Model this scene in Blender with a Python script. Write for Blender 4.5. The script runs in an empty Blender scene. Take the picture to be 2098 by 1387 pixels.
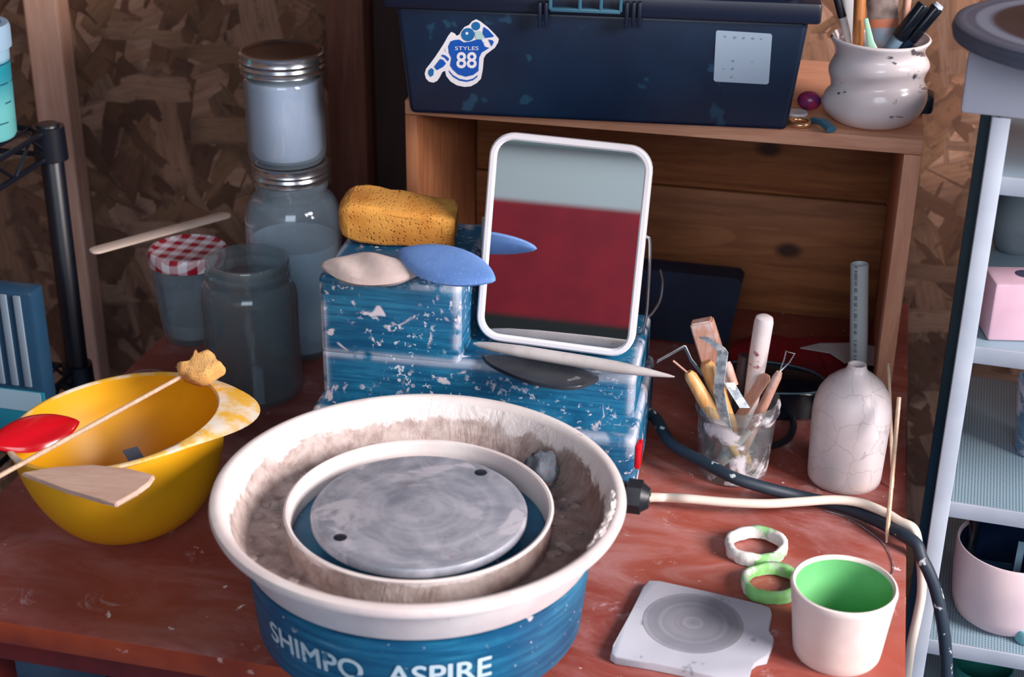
import bpy, bmesh, math, random
from mathutils import Vector as V, Matrix as M, noise as NZ
random.seed(7)
W, H, F0 = 2098, 1387, 3150.0
T = 0.74                                   # height of the table top
col = bpy.context.scene.collection
PI = math.pi

# ------------------------------------------------------------------ camera model
YAW, PIT, ROL = math.radians(13), math.radians(25.5), math.radians(.75)
CF = V((-math.sin(YAW)*math.cos(PIT), math.cos(YAW)*math.cos(PIT), -math.sin(PIT)))
_r = V((math.cos(YAW), math.sin(YAW), 0)); _u = _r.cross(CF)
CR = math.cos(ROL)*_r + math.sin(ROL)*_u
CU = -math.sin(ROL)*_r + math.cos(ROL)*_u
CO = V((0, 0, T + .822))
def ray(x, y): return CF + CR*((x-W/2)/F0) - CU*((y-H/2)/F0)
def onz(x, y, z): d = ray(x, y); return CO + d*((z-CO.z)/d.z)
def ony(x, y, Y): d = ray(x, y); return CO + d*((Y-CO.y)/d.y)
def onx(x, y, X): d = ray(x, y); return CO + d*((X-CO.x)/d.x)
def onp(x, y, p, n): d = ray(x, y); return CO + d*((p-CO).dot(n)/d.dot(n))
def dep(p): return (V(p)-CO).dot(CF)
def hdir(p): d = V(p)-CO; d.z = 0; return d.normalized()
def prj(p): v = V(p)-CO; return (W/2+F0*v.dot(CR)/v.dot(CF), H/2-F0*v.dot(CU)/v.dot(CF))
def base(x, y, hw, z=T):
    p = onz(x, y, z); r = hw*dep(p)/F0
    return p + r*hdir(p), r
def hz(p, py):
    lo, hi = p[2]-1.0, p[2]+1.2
    for _ in range(60):
        m = (lo+hi)/2
        if prj((p[0], p[1], m))[1] > py: lo = m
        else: hi = m
    return lo

# ------------------------------------------------------------------ node helpers
def C(r, g, b, a=1.0):
    f = lambda v: (v/255/12.92) if v/255 <= .04045 else ((v/255+.055)/1.055)**2.4
    return (f(r), f(g), f(b), a)
class NT:
    def __init__(s, name, coord='Object'):
        s.m = bpy.data.materials.new(name); s.m.use_nodes = True
        s.t = s.m.node_tree; s.n = s.t.nodes; s.l = s.t.links
        s.p = s.n['Principled BSDF']; s.out = s.n['Material Output']
        s.tc = s.n.new('ShaderNodeTexCoord'); s.co = s.tc.outputs[coord]
    def put(s, sock, v):
        if isinstance(v, bpy.types.NodeSocket): s.l.new(v, sock)
        else: sock.default_value = v
    def set(s, **k):
        nm = dict(color='Base Color', rough='Roughness', metal='Metallic', normal='Normal', alpha='Alpha', trans='Transmission Weight', ior='IOR', sss='Subsurface Weight', coat='Coat Weight', spec='Specular IOR Level', sheen='Sheen Weight')
        for a, b in k.items(): s.put(s.p.inputs[nm[a]], b)
        return s
    def math(s, op, a, b=0.0, clamp=False):
        n = s.n.new('ShaderNodeMath'); n.operation = op; n.use_clamp = clamp
        s.put(n.inputs[0], a); s.put(n.inputs[1], b); return n.outputs[0]
    def rng(s, v, a, b, c=0.0, d=1.0):
        n = s.n.new('ShaderNodeMapRange'); n.clamp = True; n.interpolation_type = 'SMOOTHSTEP'
        for i, x in enumerate((v, a, b, c, d)): s.put(n.inputs[i], x)
        return n.outputs[0]
    def map(s, scale=(1, 1, 1), rot=(0, 0, 0), loc=(0, 0, 0), vec=None):
        n = s.n.new('ShaderNodeMapping'); n.vector_type = 'POINT'
        s.put(n.inputs[0], vec or s.co); n.inputs['Scale'].default_value = scale
        n.inputs['Rotation'].default_value = rot; n.inputs['Location'].default_value = loc
        return n.outputs[0]
    def rmap(s, scale, rot, loc=(0, 0, 0), vec=None):
        return s.map(scale=scale, loc=loc, vec=s.map(rot=rot, vec=vec))
    def noise(s, scale, detail=3, rough=.55, dist=0.0, vec=None, out=0):
        n = s.n.new('ShaderNodeTexNoise'); s.put(n.inputs['Vector'], vec or s.co)
        n.inputs['Scale'].default_value = scale; n.inputs['Detail'].default_value = detail
        n.inputs['Roughness'].default_value = rough; n.inputs['Distortion'].default_value = dist
        return n.outputs[out]
    def vor(s, scale, vec=None, rand=1.0):
        n = s.n.new('ShaderNodeTexVoronoi'); s.put(n.inputs['Vector'], vec or s.co)
        n.inputs['Scale'].default_value = scale; n.inputs['Randomness'].default_value = rand
        return n.outputs['Distance'], n.outputs['Color']
    def mix(s, f, a, b, mode='MIX'):
        n = s.n.new('ShaderNodeMix'); n.data_type = 'RGBA'; n.blend_type = mode
        s.put(n.inputs[0], f); s.put(n.inputs[6], a); s.put(n.inputs[7], b); return n.outputs[2]
    def sep(s, vec=None):
        n = s.n.new('ShaderNodeSeparateXYZ'); s.put(n.inputs[0], vec or s.co); return n.outputs
    def bump(s, h, strength=.3, dist=.002):
        n = s.n.new('ShaderNodeBump'); n.inputs['Strength'].default_value = strength
        n.inputs['Distance'].default_value = dist; s.put(n.inputs['Height'], h)
        s.l.new(n.outputs[0], s.p.inputs['Normal']); return s
    def edge(s, rad=.004, lo=.02, hi=.25):
        b = s.n.new('ShaderNodeBevel'); b.inputs['Radius'].default_value = rad; b.samples = 4
        g = s.n.new('ShaderNodeNewGeometry')
        d = s.n.new('ShaderNodeVectorMath'); d.operation = 'DOT_PRODUCT'
        s.l.new(b.outputs[0], d.inputs[0]); s.l.new(g.outputs['Normal'], d.inputs[1])
        return s.rng(s.math('SUBTRACT', 1.0, d.outputs['Value']), lo, hi)
    def dots(s, scale, size, vec=None):
        d, c = s.vor(scale, vec)
        r = s.math('MULTIPLY', s.sep(c)[0], size)
        return s.rng(s.math('SUBTRACT', r, d), 0.0, .05)

def plain(name, c, rough=.5, metal=0.0, var=None, vs=30, bump=None, speck=None, **k):
    n = NT(name); colr = c
    if var: colr = n.mix(n.rng(n.noise(vs, 4), .35, .68), c, var)
    if speck: colr = n.mix(n.rng(n.noise(speck[1], 3), speck[2], speck[2]+.05), colr, speck[0])
    n.set(color=colr, rough=rough, metal=metal, **k)
    if bump: n.bump(n.noise(bump[0], 4), bump[1], bump[2])
    return n.m
def wood(name, c1, c2, axis='X', scale=1.0, rough=.6, smear=None, knots=False):
    n = NT(name)
    sc = {'X': (1.2, 14, 14), 'Y': (14, 1.2, 14), 'Z': (14, 14, 1.2)}[axis]
    sc = tuple(x*scale for x in sc)
    v = n.map(scale=sc)
    a = n.noise(3.0, 5, .6, 1.2, v); b = n.noise(16.0, 4, .7, .4, v)
    f = n.math('ADD', n.math('MULTIPLY', a, .65), n.math('MULTIPLY', b, .35))
    ring = n.math('FRACT', n.math('MULTIPLY', n.noise(1.1, 1, .4, .8, v), 9.0))
    cc = n.mix(n.rng(f, .36, .66), c1, c2)
    cc = n.mix(n.rng(ring, .55, 1.0, 0, .45), cc, c2)
    if knots:
        d, k = n.vor(7.0, n.map(scale=(1.0, 1.0, 1.6)))
        cc = n.mix(n.rng(d, .16, .06), cc, C(60, 30, 18))
    if smear: cc = n.mix(n.rng(n.noise(22, 4), .56, .7, 0, .8), cc, smear)
    n.set(color=cc, rough=rough).bump(f, .15, .001)
    return n.m
def thin_glass(name, tint, dirt=None, dscale=30, dlo=.55, dhi=.75, film=.05, filmcol=(.6, .7, .75, 1), rough=.03):
    n = NT(name)
    tr = n.n.new('ShaderNodeBsdfTransparent'); tr.inputs[0].default_value = tint
    gl = n.n.new('ShaderNodeBsdfGlossy'); gl.inputs['Roughness'].default_value = rough; gl.inputs[0].default_value = (.9, .95, 1, 1)
    lw = n.n.new('ShaderNodeLayerWeight'); lw.inputs[0].default_value = .42
    m1 = n.n.new('ShaderNodeMixShader')
    f = n.rng(lw.outputs['Facing'], .25, 1.0, .05, .75)
    n.l.new(f, m1.inputs[0]); n.l.new(tr.outputs[0], m1.inputs[1]); n.l.new(gl.outputs[0], m1.inputs[2])
    df = n.n.new('ShaderNodeBsdfDiffuse')
    m2 = n.n.new('ShaderNodeMixShader')
    if dirt:
        v = n.noise(dscale, 5, .6, .6)
        mask = n.math('MAXIMUM', n.rng(v, dlo, dhi, film, .95), film)
        df.inputs[0].default_value = dirt
        n.l.new(mask, m2.inputs[0])
    else:
        df.inputs[0].default_value = filmcol; m2.inputs[0].default_value = film
    n.l.new(m1.outputs[0], m2.inputs[1]); n.l.new(df.outputs[0], m2.inputs[2])
    n.l.new(m2.outputs[0], n.out.inputs['Surface'])
    return n.m

# ------------------------------------------------------------------ mesh helpers
def lathe(prof, n=64, bm=None, ctr=(0, 0, 0), mi=0, rfun=None):
    bm = bm or bmesh.new(); rings = []
    for r, z in prof:
        if r < 1e-6: rings.append([bm.verts.new((ctr[0], ctr[1], ctr[2]+z))])
        else:
            ring = []
            for i in range(n):
                a = 2*PI*i/n; rr = r*(rfun(a, r, z) if rfun else 1)
                ring.append(bm.verts.new((ctr[0]+rr*math.cos(a), ctr[1]+rr*math.sin(a), ctr[2]+z)))
            rings.append(ring)
    for A, B in zip(rings, rings[1:]):
        for i in range(n):
            j = (i+1) % n
            if len(A) == 1 and len(B) == 1: break
            if len(A) == 1: f = bm.faces.new((A[0], B[j], B[i]))
            elif len(B) == 1: f = bm.faces.new((A[i], A[j], B[0]))
            else: f = bm.faces.new((A[i], A[j], B[j], B[i]))
            f.material_index = mi
    return bm
def torus_prof(R, r, zc, n=14, flat=1.0):
    return [(R + r*math.cos(2*PI*i/n - PI/2), zc + flat*r*math.sin(2*PI*i/n - PI/2)) for i in range(n+1)]
def box(sx, sy, sz, ctr=(0, 0, 0), bev=0.0, seg=2, bm=None, mat=None, mi=0, taper=None):
    bm = bm or bmesh.new(); old = set(bm.verts); oldf = set(bm.faces)
    bmesh.ops.create_cube(bm, size=1.0)
    vs = [v for v in bm.verts if v not in old]
    for v in vs:
        if taper and v.co.z < 0: v.co.x *= taper[0]; v.co.y *= taper[1]
        v.co = V((v.co.x*sx, v.co.y*sy, v.co.z*sz))
    if bev > 0:
        es = list({e for v in vs for e in v.link_edges})
        bmesh.ops.bevel(bm, geom=es, offset=bev, segments=seg, profile=.5, affect='EDGES', clamp_overlap=True)
        vs = [v for v in bm.verts if v not in old]
    for v in vs:
        if mat is not None: v.co = mat @ v.co
        v.co += V(ctr)
    for f in bm.faces:
        if f not in oldf: f.material_index = mi
    return bm
def prism(pts, h, bev=0.0, seg=2, bm=None, bot=False):
    """polygon of 3D points (roughly planar, z up) extruded down by h"""
    bm = bm or bmesh.new()
    pts = [V(p) for p in pts]
    top = [bm.verts.new(p) for p in pts]
    lowv = [bm.verts.new(p - V((0, 0, h))) for p in pts]
    ft = bm.faces.new(top); fb = bm.faces.new(lowv[::-1]); n = len(pts)
    for i in range(n): bm.faces.new((top[i], lowv[i], lowv[(i+1) % n], top[(i+1) % n]))
    if bev:
        es = list(ft.edges) + (list(fb.edges) if bot else [])
        bmesh.ops.bevel(bm, geom=es, offset=bev, segments=seg, profile=.5, affect='EDGES', clamp_overlap=True)
    bmesh.ops.recalc_face_normals(bm, faces=bm.faces)
    return bm
def cr(pts, k=8):
    P = [V(p) for p in pts]; P = [P[0]*2-P[1]] + P + [P[-1]*2-P[-2]]; out = []
    for i in range(1, len(P)-2):
        a, b, c, d = P[i-1:i+3]
        for j in range(k):
            t = j/k
            out.append(.5*((2*b) + (c-a)*t + (2*a-5*b+4*c-d)*t*t + (3*b-a-3*c+d)*t**3))
    out.append(P[-2]); return out
def tube(pts, rad, n=12, bm=None, flat=None, up=None, mi=0, square=False):
    """sweep; rad is a number or a list; flat=(a,b) scales the two cross axes"""
    bm = bm or bmesh.new(); P = [V(p) for p in pts]; N = len(P)
    R = rad if isinstance(rad, (list, tuple)) else [rad]*N
    t0 = (P[1]-P[0]).normalized(); ref = V(up) if up else (V((0, 0, 1)) if abs(t0.z) < .9 else V((0, 1, 0)))
    s = t0.cross(ref).normalized(); rings = []
    for i in range(N):
        t = ((P[min(i+1, N-1)]-P[max(i-1, 0)])).normalized()
        s = (s - t*s.dot(t)).normalized(); b = s.cross(t)
        ring = []
        for k in range(n):
            a = 2*PI*k/n + (PI/4 if square else 0)
            fa, fb = flat or (1, 1)
            ring.append(bm.verts.new(P[i] + (s*math.cos(a)*fa + b*math.sin(a)*fb)*R[i]))
        rings.append(ring)
    for A, B in zip(rings, rings[1:]):
        for k in range(n):
            bm.faces.new((A[k], A[(k+1) % n], B[(k+1) % n], B[k])).material_index = mi
    bm.faces.new(rings[0][::-1]).material_index = mi; bm.faces.new(rings[-1]).material_index = mi
    return bm
def cyl_path(p0, p1, prof, n=16, bm=None, flat=None, up=None):
    """profile [(t,r)] along the segment p0-p1"""
    p0, p1 = V(p0), V(p1)
    return tube([p0.lerp(p1, t) for t, r in prof], [max(r, 2e-4) for t, r in prof], n, bm, flat, up)
def roundrect(w, h, r, k=6, cx=0, cz=0):
    out = []
    for sx, sz, a0 in ((1, 1, 0), (-1, 1, 90), (-1, -1, 180), (1, -1, 270)):
        for i in range(k+1):
            a = math.radians(a0 + 90*i/k)
            out.append((cx + sx*(w/2-r) + r*math.cos(a), cz + sz*(h/2-r) + r*math.sin(a)))
    return out
def displace(bm, amp, scale, seed=0.0):
    bm.normal_update()
    ds = [(v, v.normal.copy()*NZ.fractal(v.co*scale + V((seed, seed*2, 0)), 1.0, 2.0, 3)*amp) for v in bm.verts]
    for v, d in ds: v.co += d
    return bm
def text_faces(s, size, off=0.0):
    cu = bpy.data.curves.new('lettering', 'FONT'); cu.body = s; cu.size = size; cu.align_x = 'CENTER'; cu.offset = off
    o = bpy.data.objects.new('lettering', cu); col.objects.link(o)
    dg = bpy.context.evaluated_depsgraph_get(); me = bpy.data.meshes.new_from_object(o.evaluated_get(dg))
    vs = [v.co.copy() for v in me.vertices]; fs = [tuple(p.vertices) for p in me.polygons]
    bpy.data.objects.remove(o); bpy.data.curves.remove(cu); bpy.data.meshes.remove(me)
    return vs, fs

# ------------------------------------------------------------------ object helpers
def finish(name, bm, mats, smooth=40):
    bmesh.ops.remove_doubles(bm, verts=bm.verts, dist=1e-6)
    bmesh.ops.recalc_face_normals(bm, faces=bm.faces)
    me = bpy.data.meshes.new(name); bm.to_mesh(me); bm.free()
    for m in (mats if isinstance(mats, (list, tuple)) else [mats]): me.materials.append(m)
    if smooth:
        for p in me.polygons: p.use_smooth = True
        me.set_sharp_from_angle(angle=math.radians(smooth))
    return me
def tag(o, label=None, cat=None, group=None, kind=None):
    if label: o['label'] = label
    if cat: o['category'] = cat
    if group: o['group'] = group
    if kind: o['kind'] = kind
    return o
def thing(name, label, cat, loc=(0, 0, 0), rotz=0.0, group=None, rot=None):
    o = bpy.data.objects.new(name, None); col.objects.link(o); o.empty_display_size = .05
    o.matrix_basis = M.Translation(V(loc)) @ (rot.to_4x4() if rot else M.Rotation(rotz, 4, 'Z'))
    return tag(o, label, cat, group)
def part(name, bm, mats, parent, world=False, smooth=40, label=None):
    """mesh child; world=True: bm is in world coordinates"""
    if world:
        m = parent.matrix_basis.copy(); q = parent.parent
        while q is not None: m = q.matrix_basis @ m; q = q.parent
        bm.transform(m.inverted())
    o = bpy.data.objects.new(name, finish(name, bm, mats, smooth)); col.objects.link(o); o.parent = parent
    if label: o['label'] = label
    return o
def solo(name, bm, mats, label, cat, loc=None, group=None, smooth=40, rotz=0.0, kind=None):
    """thing of one mesh, bm in world coordinates; origin moved to its base"""
    if loc is None:
        xs = [v.co for v in bm.verts]
        loc = V((sum(v.x for v in xs)/len(xs), sum(v.y for v in xs)/len(xs), min(v.z for v in xs)))
    m = M.Translation(V(loc)) @ M.Rotation(rotz, 4, 'Z')
    bm.transform(m.inverted())
    o = bpy.data.objects.new(name, finish(name, bm, mats, smooth)); col.objects.link(o)
    o.matrix_basis = m
    return tag(o, label, cat, group, kind)
def struct(name, bm, mats, smooth=0):
    o = bpy.data.objects.new(name, finish(name, bm, mats, smooth)); col.objects.link(o); o['kind'] = 'structure'; return o

# ------------------------------------------------------------------ materials
def osb():
    n = NT('osb_board'); cc = None
    cols = [C(150, 108, 82), C(116, 78, 54), C(176, 136, 112), C(96, 62, 42), C(136, 100, 72)]
    warp = n.mix(.02, n.co, n.noise(9, 3, vec=n.co, out=1))
    rots = (.35, 1.25, 2.1, 2.75, .85, 1.7, 2.4, 0.05)
    for i, rot in enumerate(rots):
        sc = 1+.35*math.sin(i*2.3)
        v = n.rmap((9*sc, 1, 34*sc), (0, rot, 0), (i*3.1, 0, i*5.7), warp)
        t = n.n.new('ShaderNodeTexVoronoi'); t.distance = 'CHEBYCHEV'; n.l.new(v, t.inputs['Vector']); t.inputs['Scale'].default_value = 1.0; t.inputs['Randomness'].default_value = .8
        d, c = t.outputs['Distance'], t.outputs['Color']
        r, g, b = n.sep(c)[:3]
        grain = n.noise(3, 3, .6, vec=n.rmap((8, 1, 110), (0, rot, 0), vec=warp))
        k = n.mix(g, cols[i % 5], cols[(i+2) % 5])
        k = n.mix(n.rng(grain, .4, .7, 0, .4), k, C(80, 50, 34))
        k = n.mix(n.rng(d, .40, .62, 0, .5), k, C(56, 32, 22))
        th = 1-1/(i+1.0)
        cc = k if cc is None else n.mix(n.rng(r, th-.005, th+.005), cc, k)
    cc = n.mix(n.rng(n.noise(3.0, 3), .35, .7, 0, .45), cc, C(74, 46, 32))
    cc = n.mix(n.rng(n.noise(38, 5, .7), .56, .7, 0, .55), cc, C(54, 30, 20))
    n.set(color=cc, rough=.75); n.bump(n.noise(60, 4), .3, .002)
    return n.m
MAT = {}
MAT['osb'] = osb()
MAT['stud'] = wood('pale_stud_timber', C(234, 188, 164), C(212, 158, 132), 'Z', 1.0, .7, knots=False)
MAT['stud_brown'] = wood('brown_stud_timber', C(112, 66, 50), C(84, 44, 32), 'Z', 1.0, .7)
MAT['gap_shade'] = wood('painted_gap_shade', C(52, 26, 20), C(38, 18, 14), 'Z', 1.0, .75)  # shade of the gap beside the crate, put into the wood colour
MAT['crate_pale'] = wood('crate_edge_pine', C(222, 164, 132), C(200, 136, 106), 'X', 1.0, .6)
MAT['crate_side'] = wood('crate_side_pine', C(182, 120, 82), C(148, 88, 54), 'Z', 1.2, .6)
MAT['crate_back'] = wood('crate_back_pine', C(158, 100, 60), C(120, 68, 36), 'X', .9, .6, knots=True)
MAT['pine_pale'] = wood('pale_stir_stick', C(242, 220, 206), C(228, 200, 182), 'X', 2.5, .6)
MAT['skewer'] = wood('bamboo', C(214, 184, 160), C(190, 156, 128), 'Z', 3, .6)
MAT['rib_wood'] = wood('wooden_rib_face', C(228, 194, 174), C(208, 168, 148), 'X', 1.6, .55)
MAT['handle_wood'] = wood('pink_wood_handle', C(206, 158, 140), C(186, 132, 112), 'Z', 3, .6, smear=C(215, 205, 202))
MAT['handle_yellow'] = wood('yellow_wood_handle', C(224, 176, 116), C(196, 140, 80), 'Z', 3, .45)
def table_mat():
    n = NT('clay_smeared_red_laminate')
    a = n.noise(9, 4, .6, 1.5); b = n.noise(3, 3)
    cc = n.mix(n.rng(b, .35, .65), C(156, 78, 62), C(130, 56, 46))
    w = n.noise(2.6, 2, vec=n.map(scale=(1, 2.2, 1)))
    swirl = n.noise(16, 6, .7, 1.0, n.map(scale=(.45, 1, 1), rot=(0, 0, .3)))
    cc = n.mix(n.math('MULTIPLY', n.rng(swirl, .36, .72), n.rng(w, .3, .62, .12, .5)), cc, C(190, 148, 148))
    cc = n.mix(n.rng(n.noise(24, 6, .72, .6), .60, .74, 0, .65), cc, C(214, 190, 192))
    cc = n.mix(n.rng(n.noise(60, 3, .6), .70, .74, 0, .8), cc, C(228, 214, 214))
    # ring left by a wet jar
    x, y, z = n.sep()[:3]
    c0 = onz(300, 776, T); dx = n.math('SUBTRACT', x, c0.x); dy = n.math('SUBTRACT', y, c0.y)
    rr = n.math('SQRT', n.math('ADD', n.math('MULTIPLY', dx, dx), n.math('MULTIPLY', dy, dy)))
    band = n.rng(n.math('ABSOLUTE', n.math('SUBTRACT', rr, .0235)), .0022, .001, 0, .6)
    cc = n.mix(band, cc, C(190, 178, 186))
    n.set(color=cc, rough=.42, spec=.4); n.bump(swirl, .08, .001)
    return n.m
MAT['table'] = table_mat()
MAT['table_edge'] = plain('raw_red_edge', C(160, 66, 34), .5, var=C(140, 52, 28), vs=20, speck=(C(200, 150, 140), 50, .66))
MAT['apron'] = plain('dark_red_timber', C(110, 30, 22), .5, var=C(84, 22, 18), vs=10)
def wheel_blue(name, splat=.60, edge=True, streak=True, drops=.3):
    n = NT(name)
    st = n.noise(5, 4, .6, .3, n.map(scale=(3, 3, 40)))
    cc = n.mix(n.rng(st, .35, .7), C(10, 84, 122), C(38, 122, 158))
    cc = n.mix(n.rng(n.noise(16, 4), .35, .7, 0, .5), cc, C(6, 70, 112))
    cc = n.mix(n.rng(st, .66, .8, 0, .35), cc, C(170, 200, 214))
    spl = n.noise(30, 3, .5, .5)
    cc = n.mix(n.rng(spl, splat, splat+.05), cc, C(214, 204, 212))
    cc = n.mix(n.math('MULTIPLY', n.rng(n.noise(150, 4, .65), splat-.04, splat+.02), n.rng(n.noise(14, 3), .42, .6)), cc, C(206, 206, 216))
    cc = n.mix(n.rng(n.noise(22, 4, .6, .8, n.map(scale=(1, 1, .7), loc=(5, 2, 1))), splat, splat+.05, 0, .85), cc, C(212, 198, 204))
    cc = n.mix(n.math('MULTIPLY', n.dots(75, drops), n.rng(n.noise(9, 2), .5, .56)), cc, C(222, 214, 218))
    if edge:
        e = n.math('MULTIPLY', n.edge(.012, .002, .05), n.rng(n.noise(40, 4), .36, .5))
        cc = n.mix(e, cc, C(224, 220, 228))
    n.set(color=cc, rough=.45); n.bump(spl, .25, .002)
    return n.m
MAT['blue'] = wheel_blue('splattered_blue_paint', .625)
MAT['blue_base'] = wheel_blue('blue_wheel_base', .70, False, True, .16)
MAT['letters'] = plain('worn_silver_lettering', C(196, 216, 226), .5, speck=(C(60, 120, 156), 70, .64))
def pan_mat(inner):
    n = NT('clay_caked_pan_inside' if inner else 'white_pan_plastic')
    x, y, z = n.sep()[:3]
    if inner:
        wig = n.noise(20, 6, .65, .8)
        t = n.math('ADD', z, n.math('MULTIPLY', n.math('SUBTRACT', wig, .5), .055))
        clay = n.mix(n.rng(n.noise(50, 5, .7), .35, .65), C(196, 178, 172), C(156, 136, 130))
        clay = n.mix(n.rng(n.noise(14, 4, .6, 2), .45, .65, 0, .7), clay, C(204, 190, 184))
        clay = n.mix(n.rng(x, .04, .16, 0, .6), clay, C(124, 82, 72))  # shade of the right inner wall painted into the clay colour
        low = n.mix(n.rng(n.noise(70, 4), .4, .6), C(134, 122, 120), C(84, 78, 82))
        cc = n.mix(n.rng(t, .085, .098), low, clay)
        cc = n.mix(n.rng(t, .121, .127), cc, C(232, 222, 220))
        n.set(color=cc, rough=.7); n.bump(n.noise(38, 5, .6, .5, n.map(scale=(1, 1, .45))), .7, .005)
    else:
        cc = n.mix(n.rng(n.noise(12, 4), .35, .7), C(236, 226, 222), C(222, 206, 204))
        cc = n.mix(n.rng(n.noise(18, 5, .6, 1), .6, .75, 0, .7), cc, C(200, 176, 166))
        cc = n.mix(n.rng(n.noise(70, 5, .7), .66, .72, 0, .7), cc, C(150, 136, 132))
        n.set(color=cc, rough=.45); n.bump(n.noise(90, 4), .12, .002)
    return n.m
MAT['pan_in'] = pan_mat(True); MAT['pan_out'] = pan_mat(False)
def head_mat():
    n = NT('dusty_aluminium')
    x, y, z = n.sep()[:3]
    rr = n.math('SQRT', n.math('ADD', n.math('MULTIPLY', x, x), n.math('MULTIPLY', y, y)))
    a = n.noise(17, 5, .6, 1.2); rings = n.noise(1, 3, vec=None)
    cr_ = n.n.new('ShaderNodeCombineXYZ'); n.l.new(n.math('MULTIPLY', rr, 90.0), cr_.inputs[0])
    rn = n.noise(1.0, 3, vec=cr_.outputs[0])
    v = n.math('ADD', n.math('MULTIPLY', a, .7), n.math('MULTIPLY', rn, .3))
    cc = n.mix(n.rng(v, .36, .66), C(134, 138, 150), C(188, 188, 198))
    cc = n.mix(n.math('MULTIPLY', n.rng(n.noise(24, 4, .6, .8), .54, .62), n.rng(rr, .03, .07, .15, .85)), cc, C(202, 198, 206))
    cc = n.mix(n.rng(n.noise(40, 4), .64, .7, 0, .6), cc, C(150, 130, 128))
    n.set(color=cc, rough=.5, metal=.25); n.bump(v, .1, .001)
    return n.m
MAT['head'] = head_mat()
MAT['black'] = plain('black_plastic', C(22, 26, 34), .45)
MAT['black_gloss'] = plain('black_gloss', C(10, 16, 26), .2)
MAT['navy'] = plain('scuffed_navy_plastic', C(6, 24, 50), .4, var=C(10, 34, 60), vs=12, speck=(C(26, 62, 86), 26, .63))
MAT['navy_lid'] = plain('navy_lid_plastic', C(8, 18, 40), .4)
MAT['white'] = plain('white_enamel', C(232, 228, 232), .35)
MAT['glaze'] = None
def glaze():
    n = NT('white_glaze_with_brush_marks')
    cc = n.mix(n.rng(n.noise(9, 3), .35, .7), C(238, 228, 230), C(220, 206, 206))
    m = n.noise(12, 5, .6, 1.8, n.map(scale=(1, 1, 2.6), loc=(3.1, 1.0, 2.2)))
    cc = n.mix(n.rng(m, .615, .66, 0, .9), cc, C(58, 54, 66))
    n.set(color=cc, rough=.22, coat=.3); return n.m
MAT['glaze'] = glaze()
def crackle():
    n = NT('crackled_matte_glaze')
    v = n.n.new('ShaderNodeTexVoronoi'); v.feature = 'DISTANCE_TO_EDGE'; n.l.new(n.mix(.05, n.co, n.noise(20, 3, out=1)), v.inputs['Vector']); v.inputs['Scale'].default_value = 34
    cc = n.mix(n.rng(n.noise(10, 4), .35, .7), C(216, 206, 208), C(196, 182, 182))
    cc = n.mix(n.rng(n.noise(9, 3, .5, .5, n.map(scale=(1, 1, 2.2), rot=(.4, .2, 0))), .55, .7, 0, .45), cc, C(188, 164, 146))
    cc = n.mix(n.rng(v.outputs['Distance'], .02, .005, 0, .4), cc, C(140, 126, 132))
    n.set(color=cc, rough=.38); return n.m
MAT['crackle'] = crackle()
def sponge_mat(name, a, b, pores=260):
    n = NT(name)
    d, c = n.vor(pores); d2, c2 = n.vor(pores*2.3)
    h = n.math('MINIMUM', d, n.math('ADD', d2, .12))
    cc = n.mix(n.rng(n.noise(25, 4), .35, .68), a, b)
    x, y, z = n.sep()[:3]
    pz = n.rng(n.noise(18, 3), .35, .6)
    cc = n.mix(n.math('MULTIPLY', n.rng(h, .34, .14), n.math('MULTIPLY', pz, .75)), cc, C(136, 76, 24))
    n.set(color=cc, rough=.9); n.bump(n.math('MULTIPLY', n.rng(h, .1, .4), 1.0), .5, .0015)
    return n.m
MAT['sponge'] = sponge_mat('orange_sponge', C(222, 158, 72), C(198, 126, 46))
MAT['sponge_pale'] = sponge_mat('tan_sponge', C(232, 180, 112), C(220, 160, 90), 500)
MAT['rib_beige'] = plain('chalky_beige_clay', C(206, 188, 182), .8, var=C(184, 164, 158), vs=26, bump=(60, .3, .002))
MAT['rib_blue'] = plain('chalky_blue_rubber', C(116, 156, 220), .75, var=C(100, 142, 208), vs=18, speck=(C(132, 168, 224), 320, .62), bump=(300, .2, .001))
MAT['rod'] = plain('pale_grey_tool_wood', C(206, 198, 196), .6, var=C(186, 178, 176), vs=30, speck=(C(120, 108, 104), 60, .7))
MAT['kidney'] = plain('dark_rubber', C(34, 38, 46), .32, var=C(54, 58, 66), vs=20, speck=(C(120, 118, 120), 40, .68))
MAT['steel'] = plain('dull_steel', C(186, 192, 198), .4, .45, var=C(120, 126, 134), vs=60)
MAT['galv'] = plain('clay_marked_steel', C(200, 208, 214), .5, .15, var=C(130, 142, 152), vs=130, speck=(C(228, 222, 222), 60, .58))
MAT['tin'] = plain('jar_band_metal', C(196, 200, 206), .24, .95)
MAT['tin_lid'] = plain('bronze_jar_lid', C(112, 84, 70), .35, .7, var=C(92, 66, 56), vs=15)
MAT['glass'] = thin_glass('clear_jar_glass', (.80, .86, .88, 1), film=.13, filmcol=(.42, .50, .54, 1))
MAT['glass_blue'] = thin_glass('bluish_jar_glass', (.84, .90, .94, 1), film=.13, filmcol=(.55, .66, .74, 1))
MAT['glass_dirty'] = thin_glass('clay_smeared_glass', (.84, .90, .90, 1), dirt=C(222, 216, 220), dscale=30, dlo=.53, dhi=.66, film=.06)
MAT['milk'] = plain('milky_water', C(240, 243, 248), .4, var=C(222, 230, 240), vs=7, speck=(C(204, 214, 226), 14, .6))
MAT['slurry'] = plain('grey_white_glaze_liquid', C(236, 228, 238), .6, var=C(222, 216, 230), vs=20)
MAT['sediment'] = plain('grey_green_sediment', C(150, 152, 140), .7, var=C(172, 168, 170), vs=30)
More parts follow.
